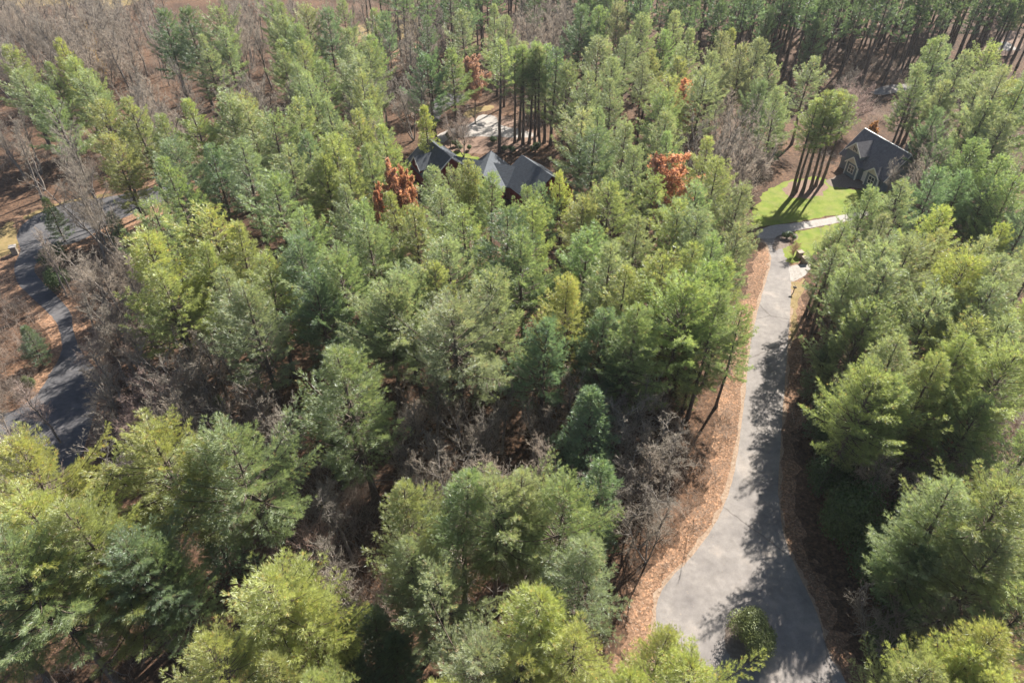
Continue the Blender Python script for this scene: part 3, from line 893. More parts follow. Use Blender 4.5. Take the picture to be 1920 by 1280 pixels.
# needle colours (foliage albedo): the wood is a patchwork of blue-green, mid green and yellow-green crowns
HUES = {'yellow-green': (0.185, 0.203, 0.073), 'olive green': (0.158, 0.182, 0.079), 'mid green': (0.128, 0.165, 0.08), 'blue-green': (0.098, 0.138, 0.086), 'silvery green': (0.148, 0.174, 0.104), 'dark green': (0.074, 0.108, 0.062)}
TREES = []     # records: name, noun, adjective, group, category, root, x, y, height, r
OCC = []       # x, y, radius already taken by crowns
def place(kind, x, y, H, hue, rot=None, wide=1.0, idx=None, noun=None, tag=None, group=None):
    """one tree: an Empty at the trunk base with trunk and crown"""
    protos, name, noun0, cat = {'big': (BIG, 'white_pine', 'white pine', 'pine'), 'mid': (MID, 'white_pine', 'white pine', 'pine'), 'young': (YOUNG, 'young_pine', 'young cone-shaped pine', 'pine'), 'pole': (POLE, 'pole_pine', 'tall pole pine', 'pine'),
                          'bare': (BARE, 'bare_tree', 'bare tree', 'tree'), 'round': (ROUND, 'bare_tree', 'round bare tree', 'tree'), 'rust': (RUST, 'oak_tree', 'leafy oak', 'tree'), 'holly': (HOLLY, 'evergreen_shrub', 'evergreen shrub', 'shrub')}[kind]
    i = RNG.integers(len(protos)) if idx is None else idx
    pr = protos[i]
    H0, R0 = pr[-2], pr[-1]
    s = H / H0
    w = wide * s ** 0.6
    root = thing(name, (x, y, float(terrain(x, y))), RNG.uniform(0, 6.28) if rot is None else rot, (w, w, s), cat=cat)
    if kind in ('big', 'mid', 'young', 'pole'):
        c = np.array(HUES[hue]) * RNG.uniform(0.9, 1.1) * (1 + RNG.normal(0, 0.03, 3))
        part('trunk', pr[0], root)
        part('crown', pr[1], root, c)
        root.rotation_euler[0], root.rotation_euler[1] = RNG.normal(0, 0.028, 2)      # trees lean a little
        adj = hue
        g = 'white pines of the wood'
    elif kind in ('bare', 'round'):
        c = np.array(hue if hue is not None else (0.23, 0.185, 0.165)) * RNG.uniform(0.8, 1.2)
        part('trunk', pr[0], root)
        part('crown', pr[1], root, c * 1.7)
        adj = 'brown' if c[0] > 0.23 else 'grey'
        g = 'bare trees of the wood'
    elif kind == 'rust':
        part('trunk', pr[0], root)
        cr = part('crown', pr[1], root, (0.32, 0.25, 0.22))
        part('leaves', pr[2], cr, hue)
        adj = 'orange' if hue[0] > 0.3 and hue[1] > 0.09 else 'dull red'
        g = 'rust-leaved trees among the pines'
    else:
        part('stems', pr[0], root)
        part('foliage', pr[1], root, hue)
        adj = 'dark green'
        g = 'evergreen shrubs'
    root['group'] = group or g
    if tag:
        root['label'] = tag
    R = R0 * w
    TREES.append(dict(o=root, noun=noun or noun0, adj=adj, name=name, x=x, y=y, z=float(terrain(x, y)), H=H, R=R, kind=kind))
    if kind != 'holly':
        OCC.append((x, y, R))
    return root
# survey: crown tops read off the photograph, a few pines added for road shade -> kind, tree height, hue letter, width factor
HL = {'y': 'yellow-green', 'o': 'olive green', 'm': 'mid green', 'b': 'blue-green', 's': 'silvery green', 'd': 'dark green'}
SURVEY = {
 'big': [  # foreground and the large middle crowns
  (290, 812, 22, 'y', 1.0), (352, 808, 22, 'o', .95), (430, 818, 23, 'm', 1.05), (18, 845, 22, 'y', .9), (60, 945, 23, 'y', 1.05), (145, 940, 24, 'o', 1.1), (215, 1015, 20, 'b', .9), (285, 1010, 19, 'm', .85),
  (490, 1080, 22, 'y', 1.15), (560, 1125, 19, 'y', .8), (400, 1205, 21, 'y', .9), (520, 1240, 19, 'o', .85), (590, 1270, 19, 'o', .8), (745, 905, 22, 'o', .95), (850, 880, 23, 'm', 1.05), (920, 890, 22, 's', .8), (985, 892, 22, 's', .95), (1055, 905, 21, 'm', .85), (1095, 992, 22, 's', .95),
  (1000, 1085, 23, 'y', 1.1), (770, 1030, 19, 's', .8), (815, 1085, 18, 's', .8), (890, 1215, 20, 's', .9), (960, 1240, 20, 'y', .9), (1075, 1200, 20, 'y', .9), (820, 1270, 20, 'y', .9), (1240, 1175, 17, 'y', .7), (1330, 1245, 19, 'y', .8), (1180, 1250, 19, 'y', .8),
  (648, 656, 24, 'm', 1.25), (450, 530, 23, 's', 1.1), (862, 570, 23, 's', 1.15), (1830, 925, 22, 's', 1.0), (1900, 915, 22, 'o', 1.0), (1775, 960, 18, 'm', .8), (1745, 1010, 15, 'b', .8), (1890, 1010, 20, 's', .9), (1830, 1195, 20, 'y', .9), (1900, 1180, 21, 'y', .9), (1765, 1235, 18, 'o', .8), (1890, 1270, 20, 'y', .8),
  (1705, 632, 23, 's', .95), (1770, 662, 22, 'o', .9), (1835, 640, 22, 'o', .95), (1900, 655, 22, 'o', 1.0), (1642, 690, 21, 'o', .9), (1700, 715, 20, 'm', .9), (1850, 745, 19, 'm', .85), (1200, 560, 23, 'm', 1.0), (1290, 535, 23, 'o', 1.0), (1020, 595, 20, 'b', .85), (715, 535, 22, 's', .9), (765, 518, 22, 's', .85), (1345, 548, 21, 'm', .9), (1060, 500, 23, 'y', .9), (640, 470, 22, 'm', .9), (1190, 645, 17, 'b', .8)],  # includes a mid green pine added to shade the lower road
 'mid': [
  (10, 90, 22, 'o', 1.1), (48, 92, 21, 'm', 1.1), (112, 72, 22, 'y', .8), (135, 108, 20, 'o', 1.0), (90, 118, 20, 'm', 1.0), (30, 130, 19, 's', 1.0), (160, 132, 19, 's', .9), (300, 18, 23, 'd', 1.1), (346, 14, 24, 'd', 1.1), (405, 15, 24, 'm', 1.1), (376, 66, 21, 's', 1.0), (415, 50, 21, 's', .9), (524, 30, 21, 'm', 1.0), (571, 12, 22, 's', 1.0), (556, 45, 21, 'm', 1.0), (565, 80, 20, 'o', .9), (558, 118, 19, 's', .9), (608, 110, 20, 'm', 1.0), (500, 40, 20, 'b', .9), (610, 15, 21, 'b', .9),
  (188, 188, 23, 'o', 1.0), (242, 184, 23, 'o', 1.0), (300, 212, 21, 'm', .95), (360, 186, 23, 'o', 1.1), (417, 180, 23, 's', 1.1), (464, 195, 22, 's', 1.0), (510, 215, 22, 'm', 1.0), (551, 185, 22, 'o', 1.0), (580, 192, 21, 'm', .9), (615, 188, 23, 's', 1.0), (447, 260, 23, 's', 1.15), (497, 322, 22, 'm', 1.1), (462, 355, 20, 'y', .9), (516, 340, 21, 'm', 1.0), (330, 260, 21, 'b', 1.0), (390, 270, 20, 'b', 1.0), (535, 270, 21, 's', 1.0), (575, 250, 20, 'b', .9), (600, 290, 21, 'o', 1.0), (630, 250, 22, 'o', 1.0), (205, 250, 20, 'o', .9),
  (286, 374, 22, 'm', 1.0), (235, 392, 22, 'y', 1.1), (380, 388, 22, 'y', 1.1), (330, 410, 21, 'o', 1.0), (265, 445, 23, 'y', 1.15), (336, 448, 22, 'o', 1.0), (368, 458, 21, 'o', 1.0), (415, 508, 21, 's', .9), (487, 475, 21, 'o', 1.0), (571, 446, 22, 'b', 1.05), (622, 448, 21, 'o', 1.0), (524, 472, 20, 'b', .9), (300, 500, 21, 'o', 1.0), (240, 490, 19, 'o', .9), (440, 420, 21, 'o', 1.0), (505, 420, 20, 'm', .9), (560, 390, 21, 'm', 1.0), (330, 545, 18, 'o', .8),
  (653, 50, 21, 's', 1.0), (694, 65, 20, 'm', 1.0), (655, 90, 19, 's', 1.0), (725, 20, 21, 'b', .8), (872, 20, 22, 's', 1.05), (929, 8, 23, 's', .9), (944, 32, 22, 's', .9), (808, 100, 21, 'd', 1.0), (848, 88, 21, 'm', 1.05), (1013, 84, 21, 's', .8), (1087, 8, 23, 'd', 1.05), (1122, 12, 22, 'm', 1.0), (1161, 8, 22, 's', .9), (1124, 74, 21, 's', 1.1), (1178, 68, 21, 's', 1.0), (1206, 28, 22, 's', .9), (1270, 20, 23, 's', .9), (1060, 118, 20, 'm', .9), (1104, 138, 21, 's', 1.0), (1073, 145, 20, 's', .9), (1151, 152, 21, 's', 1.0), (1184, 158, 20, 's', .9), (1150, 105, 20, 's', .9), (1215, 105, 20, 's', .9),
  (1092, 208, 22, 's', 1.0), (1134, 200, 21, 's', .95), (1110, 242, 22, 'd', 1.15), (1077, 265, 21, 'b', 1.0), (1238, 172, 21, 'm', .9), (1250, 205, 21, 's', 1.0), (1258, 250, 21, 'm', .9), (1196, 278, 20, 's', .95), (1175, 230, 21, 's', 1.0), (1215, 225, 20, 'm', .9), (1160, 290, 20, 'm', 1.0),
  (672, 206, 22, 'o', 1.0), (722, 232, 21, 'o', 1.0), (752, 228, 20, 's', .9), (690, 262, 21, 'm', 1.0), (740, 275, 20, 's', .9), (652, 300, 21, 'o', 1.0), (650, 350, 20, 's', 1.0), (810, 312, 20, 's', .95), (868, 306, 20, 'o', .9), (915, 330, 20, 'm', .9), (942, 310, 22, 'b', 1.1), (1057, 318, 19, 'y', .6), (1100, 370, 21, 'o', 1.0), (1144, 346, 21, 'o', 1.0), (1184, 346, 20, 'm', .9), (675, 386, 21, 'm', 1.0), (741, 360, 20, 'o', 1.0), (828, 362, 20, 's', 1.0), (780, 390, 21, 'o', 1.0), (870, 390, 21, 'm', 1.0), (700, 420, 21, 'm', 1.0), (640, 400, 20, 'b', .95),
  (950, 400, 23, 'd', 1.15), (1000, 380, 20, 'o', .9), (840, 446, 22, 's', 1.0), (880, 460, 22, 'y', 1.05), (785, 455, 21, 'm', 1.0), (985, 446, 22, 'm', 1.1), (1145, 458, 22, 's', 1.0), (1170, 502, 22, 'o', 1.05), (1198, 496, 21, 'm', .9), (1240, 474, 22, 'o', 1.05), (1100, 430, 21, 'm', 1.0), (1060, 415, 21, 'o', 1.0), (1190, 410, 21, 's', 1.0), (1240, 400, 21, 'o', 1.0), (925, 470, 21, 'b', .9), (930, 520, 22, 's', 1.0), (975, 510, 21, 'm', .9), (1110, 520, 22, 'm', 1.0), (1130, 575, 20, 'b', .9), (820, 500, 21, 'o', .9), (700, 480, 21, 'o', .9), (745, 590, 19, 'b', .8), (660, 560, 20, 'b', .85), (590, 520, 21, 'd', .95), (510, 560, 18, 'b', .8), (960, 590, 19, 's', .8),
  (1302, 445, 22, 'o', 1.0), (1348, 440, 21, 'm', .95), (1392, 446, 21, 's', .9), (1314, 492, 22, 'o', 1.0), (1380, 488, 21, 'o', .95), (1416, 496, 20, 'o', .8), (1372, 540, 20, 'o', .8), (1392, 580, 17, 'm', .75), (1300, 590, 20, 'b', .9), (1345, 610, 18, 'm', .8), (1270, 440, 22, 's', 1.0), (1320, 395, 22, 's', 1.0), (1280, 380, 21, 'o', 1.0), (1365, 400, 21, 's', .95), (1400, 420, 20, 's', .85),
  (1300, 55, 23, 's', 1.0), (1361, 64, 22, 's', .9), (1318, 128, 22, 's', 1.0), (1401, 84, 22, 's', 1.0), (1426, 70, 22, 's', .9), (1461, 107, 21, 's', .9), (1529, 107, 20, 's', 1.05), (1468, 165, 20, 's', .9), (1539, 38, 18, 'd', .8), (1445, 12, 19, 'd', .8), (1345, 100, 21, 's', .9), (1293, 245, 22, 's', .9), (1330, 255, 22, 'o', 1.0), (1351, 305, 22, 'o', 1.0), (1378, 345, 21, 's', .95), (1408, 380, 20, 's', .85), (1310, 310, 21, 's', .9), (1335, 350, 21, 's', 1.0), (1425, 150, 19, 'b', .8),
  (1636, 352, 19, 's', .85), (1670, 346, 20, 'o', .9), (1708, 342, 20, 's', .95), (1777, 390, 20, 'y', .9), (1828, 392, 20, 'y', .95), (1740, 372, 19, 's', .9), (1596, 400, 16, 's', .95), (1660, 400, 20, 's', 1.0), (1720, 420, 20, 's', 1.0), (1885, 425, 17, 'y', .7), (1915, 415, 18, 's', .9),
  (1562, 440, 15, 's', .9), (1590, 440, 17, 's', 1.05), (1660, 458, 22, 's', 1.0), (1730, 446, 22, 's', 1.0), (1804, 478, 22, 'y', 1.0), (1748, 498, 21, 's', 1.0), (1606, 515, 19, 's', 1.0), (1668, 500, 22, 's', 1.05), (1580, 540, 18, 's', .95), (1727, 520, 22, 's', 1.0), (1851, 520, 22, 's', 1.05), (1902, 492, 22, 's', 1.0), (1778, 550, 21, 's', 1.0), (1836, 595, 21, 'o', 1.0), (1905, 590, 21, 's', 1.0), (1640, 560, 20, 'm', .95), (1700, 575, 20, 's', .9), (1600, 600, 18, 'b', .85), (1572, 505, 12, 'm', .8), (1860, 450, 21, 's', 1.0), (1770, 430, 20, 'o', .9), (1556, 590, 13, 'b', .8),
  (1762, 905, 21, 'm', .85), (1730, 120, 22, 's', .95), (1808, 96, 24, 's', .95), (1851, 140, 22, 's', 1.0), (1880, 140, 22, 's', 1.0), (1908, 168, 23, 'o', 1.0), (1851, 190, 22, 's', 1.0), (1880, 212, 22, 's', 1.0), (1770, 150, 20, 's', .9), (1760, 200, 18, 'b', .8), (1910, 240, 21, 'm', 1.0), (1840, 270, 20, 'm', .9), (1890, 290, 20, 'm', 1.0), (1815, 320, 18, 'b', .8), (1870, 340, 18, 'd', .9), (1780, 260, 17, 'b', .8)],  # the first pine is added to cast shade on the turning circle
 'young': [(1104, 745, 17, 'b', 1.25), (1132, 868, 15, 'b', 1.2), (798, 198, 15, 'y', 1.0), (82, 372, 9, 'd', .9), (205, 398, 8, 'b', 1.2), (40, 615, 7, 'd', 1.0), (630, 800, 10, 'd', .9), (1560, 640, 11, 'd', .9), (1570, 720, 10, 'd', 1.0), (690, 1150, 11, 'd', 1.2), (730, 1190, 10, 'd', 1.2), (650, 1205, 9, 'd', 1.1), (385, 975, 10, 'd', 1.1), (1700, 755, 12, 'b', 1.0), (1625, 800, 11, 'd', 1.1), (1300, 680, 9, 'm', .8), (1470, 200, 13, 'b', .9)],
}
# pole pines whose trunk foot shows, some added to shade the road: foot pixel, height
FEET = [(690, 58, 23, 'd'), (703, 66, 24, 'm'), (720, 76, 23, 'm'), (734, 92, 25, 'b'), (754, 118, 25, 'd'), (770, 126, 24, 'm'), (788, 110, 24, 'm'), (801, 88, 22, 's'), (745, 64, 23, 'm'), (776, 76, 23, 's'), (762, 92, 24, 'm'),
        (937, 286, 25, 'o'), (965, 268, 22, 'm'), (980, 272, 22, 'm'), (992, 270, 22, 's'), (1003, 272, 23, 'm'), (1012, 274, 22, 's'), (1020, 268, 22, 'm'), (974, 262, 22, 's'), (1032, 272, 22, 'd'), (812, 198, 22, 'd'),
        (1492, 360, 21, 'o'), (1503, 363, 21, 'm'), (1486, 366, 20, 'o'), (1529, 349, 20, 's'), (1540, 346, 19, 'm'), (1520, 356, 20, 'o'),
        (1520, 588, 17, 'm'), (1518, 642, 17, 's'), (1526, 702, 18, 's'), (1683, 268, 23, 's'), (1694, 266, 24, 's'), (1781, 373, 26, 's'), (1808, 390, 26, 's'), (1850, 130, 24, 's'), (1862, 134, 22, 's'), (1880, 128, 22, 'm'), (1815, 84, 24, 's'), (1825, 80, 22, 's'), (1770, 122, 22, 'm'), (1758, 98, 22, 's')]  # the first three are added to throw shade across the road
# leaning foreground pines whose trunks show below the crown
LOWER = [(104, 1290, 20, 'o', 1.1), (228, 1282, 23, 'm', 1.0), (310, 1250, 22, 'b', .9), (338, 1230, 21, 's', .9), (460, 1066, 23, 'm', 1.0)]
for kind, rows in SURVEY.items():
    for px, py, H, h, w in rows:
        x, y = gp(px, py, H)
        if kind == 'mid' and any((x - a) ** 2 + (y - b) ** 2 < 4.4 ** 2 for a, b, r in OCC):
            continue                      # two readings of one crown
        place(kind, x, y, H * RNG.uniform(0.98, 1.0), HL[h], wide=w)
for px, py, H, h in FEET:
    x, y = gp(px, py)
    place('pole', x, y, H, HL[h], wide=RNG.uniform(0.9, 1.15) )
for px, py, H, h, w in LOWER:
    x, y = gp(px, py)
    if all((x - a) ** 2 + (y - b) ** 2 > 9 for a, b, r in OCC):
        place('big', x, y, H, HL[h], wide=w)
# pines that screen the red gabled house and close the wood at the edge of the view
for px, py, H, h, w in [(846, 322, 18, 's', .75), (885, 320, 19, 'o', .75), (990, 350, 19, 'm', .8), (1024, 345, 18, 'b', .75), (1912, 330, 20, 'm', .9), (1938, 280, 21, 's', 1.0), (1948, 372, 20, 'b', .9), (1955, 470, 20, 's', 1.0), (1950, 560, 21, 'o', 1.0), (1960, 800, 20, 'm', 1.0), (1965, 1090, 19, 'o', 1.0)]:
    x, y = gp(px, py, H)
    place('mid', x, y, H, HL[h], wide=w)
# rust-leaved trees
ORANGE, PINK, GOLD = (0.42, 0.215, 0.15), (0.42, 0.19, 0.14), (0.36, 0.24, 0.08)
for px, py, H, w, i, c in [(1262, 294, 18, 1.2, 0, ORANGE), (737, 316, 18, .75, 1, (0.36, 0.19, 0.135)), (760, 320, 17, .55, 1, (0.36, 0.19, 0.135)), (708, 358, 16, .5, 1, (0.4, 0.19, 0.13)), (1290, 154, 16, .7, 0, ORANGE), (1210, 158, 9, .7, 1, PINK), (887, 108, 16, .8, 0, (0.32, 0.19, 0.16)), (1056, 104, 7, .8, 1, ORANGE), (168, 92, 11, .8, 1, GOLD), (160, 48, 9, .8, 1, GOLD), (1640, 232, 7, .8, 1, (0.3, 0.15, 0.06)), (1780, 758, 11, .9, 0, (0.22, 0.09, 0.06)), (470, 2, 8, .8, 1, PINK)]:
    x, y = gp(px, py, H)
    place('rust', x, y, H, c, wide=w, idx=i)
# bare trees that stand out
for kind, px, py, H, w, i, c in [('round', 1414, 276, 9.5, 1.15, 0, (0.2, 0.17, 0.155)), ('round', 1608, 158, 12, 1.1, 0, (0.22, 0.17, 0.155)), ('round', 575, 985, 10, .95, 1, (0.27, 0.2, 0.17)), ('round', 95, 890, 9, .9, 1, (0.26, 0.21, 0.18)), ('bare', 866, 205, 11, 1.1, 4, (0.22, 0.185, 0.165)), ('bare', 842, 222, 7, .8, 3, (0.24, 0.2, 0.17)),
                              ('bare', 152, -20, 18, 1.2, 4, (0.13, 0.11, 0.1)), ('bare', 60, 430, 13, .8, 1, (0.27, 0.23, 0.2)), ('bare', 72, 428, 13, .8, 3, (0.27, 0.23, 0.2)), ('round', 1496, 452, 3.4, .65, 1, (0.26, 0.17, 0.12)), ('bare', 1672, 840, 11, .9, 2, (0.26, 0.23, 0.21)), ('bare', 1742, 800, 12, 1.0, 0, (0.3, 0.27, 0.25)), ('round', 1690, 300, 9, .8, 2, (0.2, 0.18, 0.16)), ('round', 1745, 330, 9, 1., 2, (0.22, 0.2, 0.18)),
                              ('bare', 470, 740, 10, .9, 4, (0.26, 0.21, 0.18)), ('bare', 400, 560, 12, 1., 2, (0.24, 0.2, 0.17)), ('round', 200, 600, 9, 1.2, 0, (0.25, 0.2, 0.175)), ('round', 260, 720, 10, 1.1, 0, (0.26, 0.2, 0.18)), ('bare', 40, 715, 11, 1.0, 3, (0.25, 0.2, 0.18)), ('round', 330, 690, 10, 1., 2, (0.24, 0.19, 0.17)), ('bare', 1180, 60, 14, .9, 0, None)]:
    x, y = gp(px, py, H)
    place(kind, x, y, H, c, wide=w, idx=i)
# evergreen shrubs
SH = (0.055, 0.085, 0.028)
x, y = gp(1406, 1204)
place('holly', x, y, 4.6, (0.13, 0.15, 0.055), wide=1.08, idx=0, tag='round glossy shrub alone on the island of the turning circle')
for px, py, H, w, i, c in [(1562, 1010, 10.0, .78, 1, SH), (1625, 1078, 8.5, .85, 1, SH), (1540, 922, 7.0, .8, 1, (0.05, 0.08, 0.03)), (1684, 1020, 8.0, .85, 1, SH), (1545, 850, 5.0, .8, 1, SH), (1668, 1150, 8.0, .8, 1, SH), (1648, 1225, 6.5, .7, 1, SH), (1475, 447, 1.6, 1.2, 2, SH), (1487, 450, 1.2, 1.0, 2, SH), (855, 275, 1.7, 1.2, 2, (0.09, 0.11, 0.05)), (862, 282, 1.6, 1.3, 2, (0.08, 0.1, 0.04)), (842, 262, 1.8, 1.2, 2, (0.07, 0.09, 0.04)), (880, 282, 1.5, 1., 2, SH), (925, 268, 1.8, 1.4, 2, SH), (945, 284, 1.6, 1.3, 2, SH), (960, 286, 1.6, 1.3, 2, SH), (1004, 285, 2.4, 1.3, 2, SH), (105, 500, 4.5, .9, 1, (0.05, 0.075, 0.025)), (118, 540, 4.2, .9, 1, (0.05, 0.075, 0.025)), (60, 728, 2.5, .6, 0, (0.09, 0.11, 0.04)), (415, 770, 3.0, .6, 0, (0.1, 0.12, 0.04)), (1600, 935, 5.0, .8, 1, SH)]:
    x, y = gp(px, py)
    place('holly', x, y, H, c, wide=w, idx=i)

# ------------------------------------------------------------------ the rest of the wood, filled in between the surveyed trees
KEEP = [  # things in the photograph that no further crown may hide
 [(1225, 1130), (1290, 1040), (1360, 930), (1395, 700), (1405, 600), (1440, 500), (1440, 420), (1560, 400), (1500, 500), (1490, 600), (1480, 700), (1470, 900), (1500, 1050), (1560, 1200), (1560, 1280), (1240, 1230)],
 [(1425, 400), (1450, 350), (1480, 330), (1560, 330), (1570, 260), (1625, 230), (1720, 285), (1690, 350), (1580, 400), (1440, 420)],
 [(770, 320), (790, 250), (830, 220), (960, 220), (1035, 262), (1045, 330), (1000, 360), (930, 310), (850, 320)],
 [(0, 420), (60, 385), (100, 385), (100, 430), (85, 500), (125, 600), (150, 690), (140, 760), (110, 840), (90, 840), (80, 760), (105, 660), (70, 580), (10, 540)],
 [(1300, 800), (1370, 620), (1400, 620), (1360, 930), (1280, 1050), (1200, 1130), (1260, 1000)]]
GROUNDKEEP = [W_ROAD[::3], W_LROAD[::3], W_LAWN[::3]]
def blocks_view(x, y, H, R, zc):
    for z, r in ((zc, 0.0), (zc, R * .8), (zc, -R * .8), (H, 0.0), ((H + zc) / 2, R * .6), ((H + zc) / 2, -R * .6)):
        p = proj(x + r, y, z + float(terrain(x, y)))
        if any(inside(k, *p) for k in KEEP):
            return True
    return any(inside([tuple(q) for q in g], x, y) for g in GROUNDKEEP)
def fill(kind, polys, n, hmin, hmax, sep, hues, seed, wide=(0.85, 1.1), zc=0.45, margin=0.62, cap=999, keep=True):
    rng = np.random.default_rng(seed)
    cnt = 0
    wts = np.array([(lambda P: abs(np.dot(P[:, 0], np.roll(P[:, 1], 1)) - np.dot(P[:, 1], np.roll(P[:, 0], 1))) * (2.2 if P[:, 1].mean() < 100 else 1.0))(np.array(p_, float)) for p_ in polys])
    wts /= wts.sum()
    for _ in range(n):
        pl = polys[rng.choice(len(polys), p=wts)]
        P = np.array(pl, float)
        px, py = rng.uniform(P[:, 0].min(), P[:, 0].max()), rng.uniform(P[:, 1].min(), P[:, 1].max())
        if not inside(pl, px, py):
            continue
        H = rng.uniform(hmin, hmax)
        x, y = gp(px, py, H)
        R = sep
        if y > 300 or any((x - a) ** 2 + (y - b) ** 2 < (margin * (r + R)) ** 2 for a, b, r in OCC):
            continue
        if (blocks_view(x, y, H, R, H * zc) if keep else any(inside([tuple(q) for q in g], x, y) for g in GROUNDKEEP)):
            continue
        hu = hues[rng.integers(len(hues))]
        place(kind, x, y, H, HL[hu] if isinstance(hu, str) else hu, wide=rng.uniform(*wide))
        cnt += 1
        if cnt >= cap: break
    return cnt
PINES = [[(160, 170), (640, 170), (780, 200), (800, 300), (1040, 300), (1050, 120), (1290, 30), (1400, 60), (1440, 350), (1440, 560), (1380, 620), (1180, 600), (1000, 580), (860, 560), (640, 560), (560, 540), (330, 500), (220, 400), (330, 330)],
         [(1530, 430), (1640, 340), (1940, 400), (1960, 720), (1700, 660), (1560, 590)], [(500, 0), (720, 0), (700, 140), (620, 170), (520, 120)], [(-40, 60), (150, 60), (200, 180), (-40, 180)], [(1700, 60), (1960, 60), (1960, 340), (1740, 330)], [(-40, 840), (100, 860), (130, 1000), (-60, 1020)], [(1800, 880), (1980, 880), (2000, 1100), (1850, 1080)]]
HILL = [[(1190, -60), (1960, -60), (1960, 60), (1740, 70), (1560, 90), (1330, 40)], [(820, -60), (1190, -60), (1190, 0), (820, 0)]]
BROWNS = [(0.225, 0.195, 0.165), (0.205, 0.185, 0.162), (0.245, 0.21, 0.178), (0.19, 0.174, 0.156), (0.225, 0.2, 0.174)]
FAR_BARE = [[(400, -60), (560, -60), (540, 40), (430, 50)], [(-30, -60), (290, -60), (290, 70), (200, 70), (-30, 80)], [(200, 70), (345, 100), (345, 220), (270, 200), (210, 130)], [(-30, 190), (180, 210), (200, 340), (60, 350), (-30, 360)], [(430, 50), (530, 60), (540, 190), (440, 180)], [(640, 110), (790, 120), (790, 210), (700, 220), (630, 180)], [(950, -30), (1080, -20), (1060, 110), (960, 120)], [(1300, 160), (1420, 130), (1460, 240), (1380, 300), (1320, 230)], [(1560, 100), (1680, 120), (1720, 240), (1620, 230)], [(1700, 180), (1860, 200), (1860, 330), (1730, 330)], [(560, 0), (860, -40), (860, 60), (720, 60)]]
NEAR_BARE = [[(110, 480), (230, 440), (330, 560), (450, 620), (540, 640), (560, 790), (420, 800), (200, 830), (160, 690), (150, 600)], [(700, 650), (1000, 640), (1290, 700), (1310, 800), (1230, 980), (1080, 880), (700, 860)], [(1600, 720), (1980, 740), (1990, 920), (1750, 930), (1660, 900)], [(540, 900), (660, 860), (700, 1000), (640, 1100), (570, 1000)], [(-40, 690), (60, 720), (60, 800), (-40, 830)], [(1640, 1000), (1800, 1060), (1900, 1100), (1700, 1180)]]
fill('mid', PINES, 900, 18, 22, 4.2, 'msomb', 2, margin=0.55, cap=30)
fill('bare', FAR_BARE, 2500, 14, 20, 2.4, BROWNS, 3, margin=0.5, cap=190, wide=(1.0, 1.3))
fill('bare', NEAR_BARE, 900, 9, 13.5, 2.4, BROWNS, 4, margin=0.4, cap=85, zc=0.5, wide=(1.0, 1.3))

fill('bare', [[(165, 440), (245, 430), (265, 540), (160, 565)]], 500, 12, 15, 1.4, BROWNS, 5, margin=0.3, cap=9, wide=(1.0, 1.25), keep=False)
# ------------------------------------------------------------------ the far slope: a closed wood that reads as one mass
def far_woods():
    rng = np.random.default_rng(17)
    lod = [make_pine(800 + i, 24.0, zb, r, K=4, size=0.75, width=0.085, top_exp=0.6, nb=4, ragged=0.3, gap=1.0, tspace=0.62, dead=6) for i, (zb, r) in enumerate([(14.0, 3.4), (15.5, 3.0), (12.0, 3.6)])]
    data = []
    for tr, cr, _d, h, r in lod:
        d = []
        for me in (tr, cr):
            v = np.empty(len(me.vertices) * 3, np.float32)
            me.vertices.foreach_get('co', v)
            f = np.empty(len(me.loops), np.int32)
            me.loops.foreach_get('vertex_index', f)
            tn = np.ones((len(me.vertices), 4), np.float32)
            if 'tint' in me.attributes:
                me.attributes['tint'].data.foreach_get('color', tn.ravel()) if False else None
                buf = np.empty(len(me.vertices) * 4, np.float32)
                me.attributes['tint'].data.foreach_get('color', buf)
                tn = buf.reshape(-1, 4)
            d.append((v.reshape(-1, 3), f.reshape(-1, 3), tn[:, :3]))
        data.append(d)
    pts = []
    for _ in range(6000):
        px, py = rng.uniform(800, 1990), rng.uniform(-150, 75)
        lim = -10 if px < 1190 else 30 + 75 * min(1, (px - 1190) / 400) if px < 1720 else 60
        if py > lim: continue
        x, y = gp(px, py, 22.0)
        if y > 345 or y < 190: continue
        if any((x - a) ** 2 + (y - b) ** 2 < 9.5 for a, b in pts) or any((x - a) ** 2 + (y - b) ** 2 < (0.6 * r) ** 2 + 4 for a, b, r in OCC): continue
        if blocks_view(x, y, 22, 3, 10): continue
        q = proj(x, y, terrain(x, y))
        if inside([(1840, 110), (1860, 50), (1920, 50), (1920, 110)], *q): continue
        pts.append((x, y))
        if len(pts) >= 300: break
    V, F, T, MI, n = [], [], [], [], 0
    for x, y in pts:
        d = data[rng.integers(3)]
        a, s = rng.uniform(0, 6.28), rng.uniform(0.8, 1.08)
        hue = np.array(HUES[['dark green', 'dark green', 'dark green', 'blue-green'][rng.integers(4)]]) * rng.uniform(0.7, 1.05)  # darker hues: the slope's shade is put into the needle colour
        for k, (v, f, tn) in enumerate(d):
            o = np.empty_like(v)
            o[:, 0] = (v[:, 0] * math.cos(a) - v[:, 1] * math.sin(a)) * s + x
            o[:, 1] = (v[:, 0] * math.sin(a) + v[:, 1] * math.cos(a)) * s + y
            o[:, 2] = v[:, 2] * s + float(terrain(x, y))
            V.append(o); F.append(f + n); n += len(v)
            T.append(tn * hue if k else tn)
            MI.append(np.full(len(f), k))
    me = mesh_tris('far_woods', np.concatenate(V), np.concatenate(F), [M['pine_bark'], M['far_needles']], np.concatenate(T), np.concatenate(MI))
    o = struct('far_woods', me, 'stuff')
    o['label'] = 'dark closed pine wood covering the far slope along the top of the picture'
    o['category'] = 'woods'
    print('FAR', len(pts), len(me.polygons))
M['far_needles'] = foliage_mat('far_pine_needles', 0.5, False, (1, 1, 1), gloss=0.05)
far_woods()

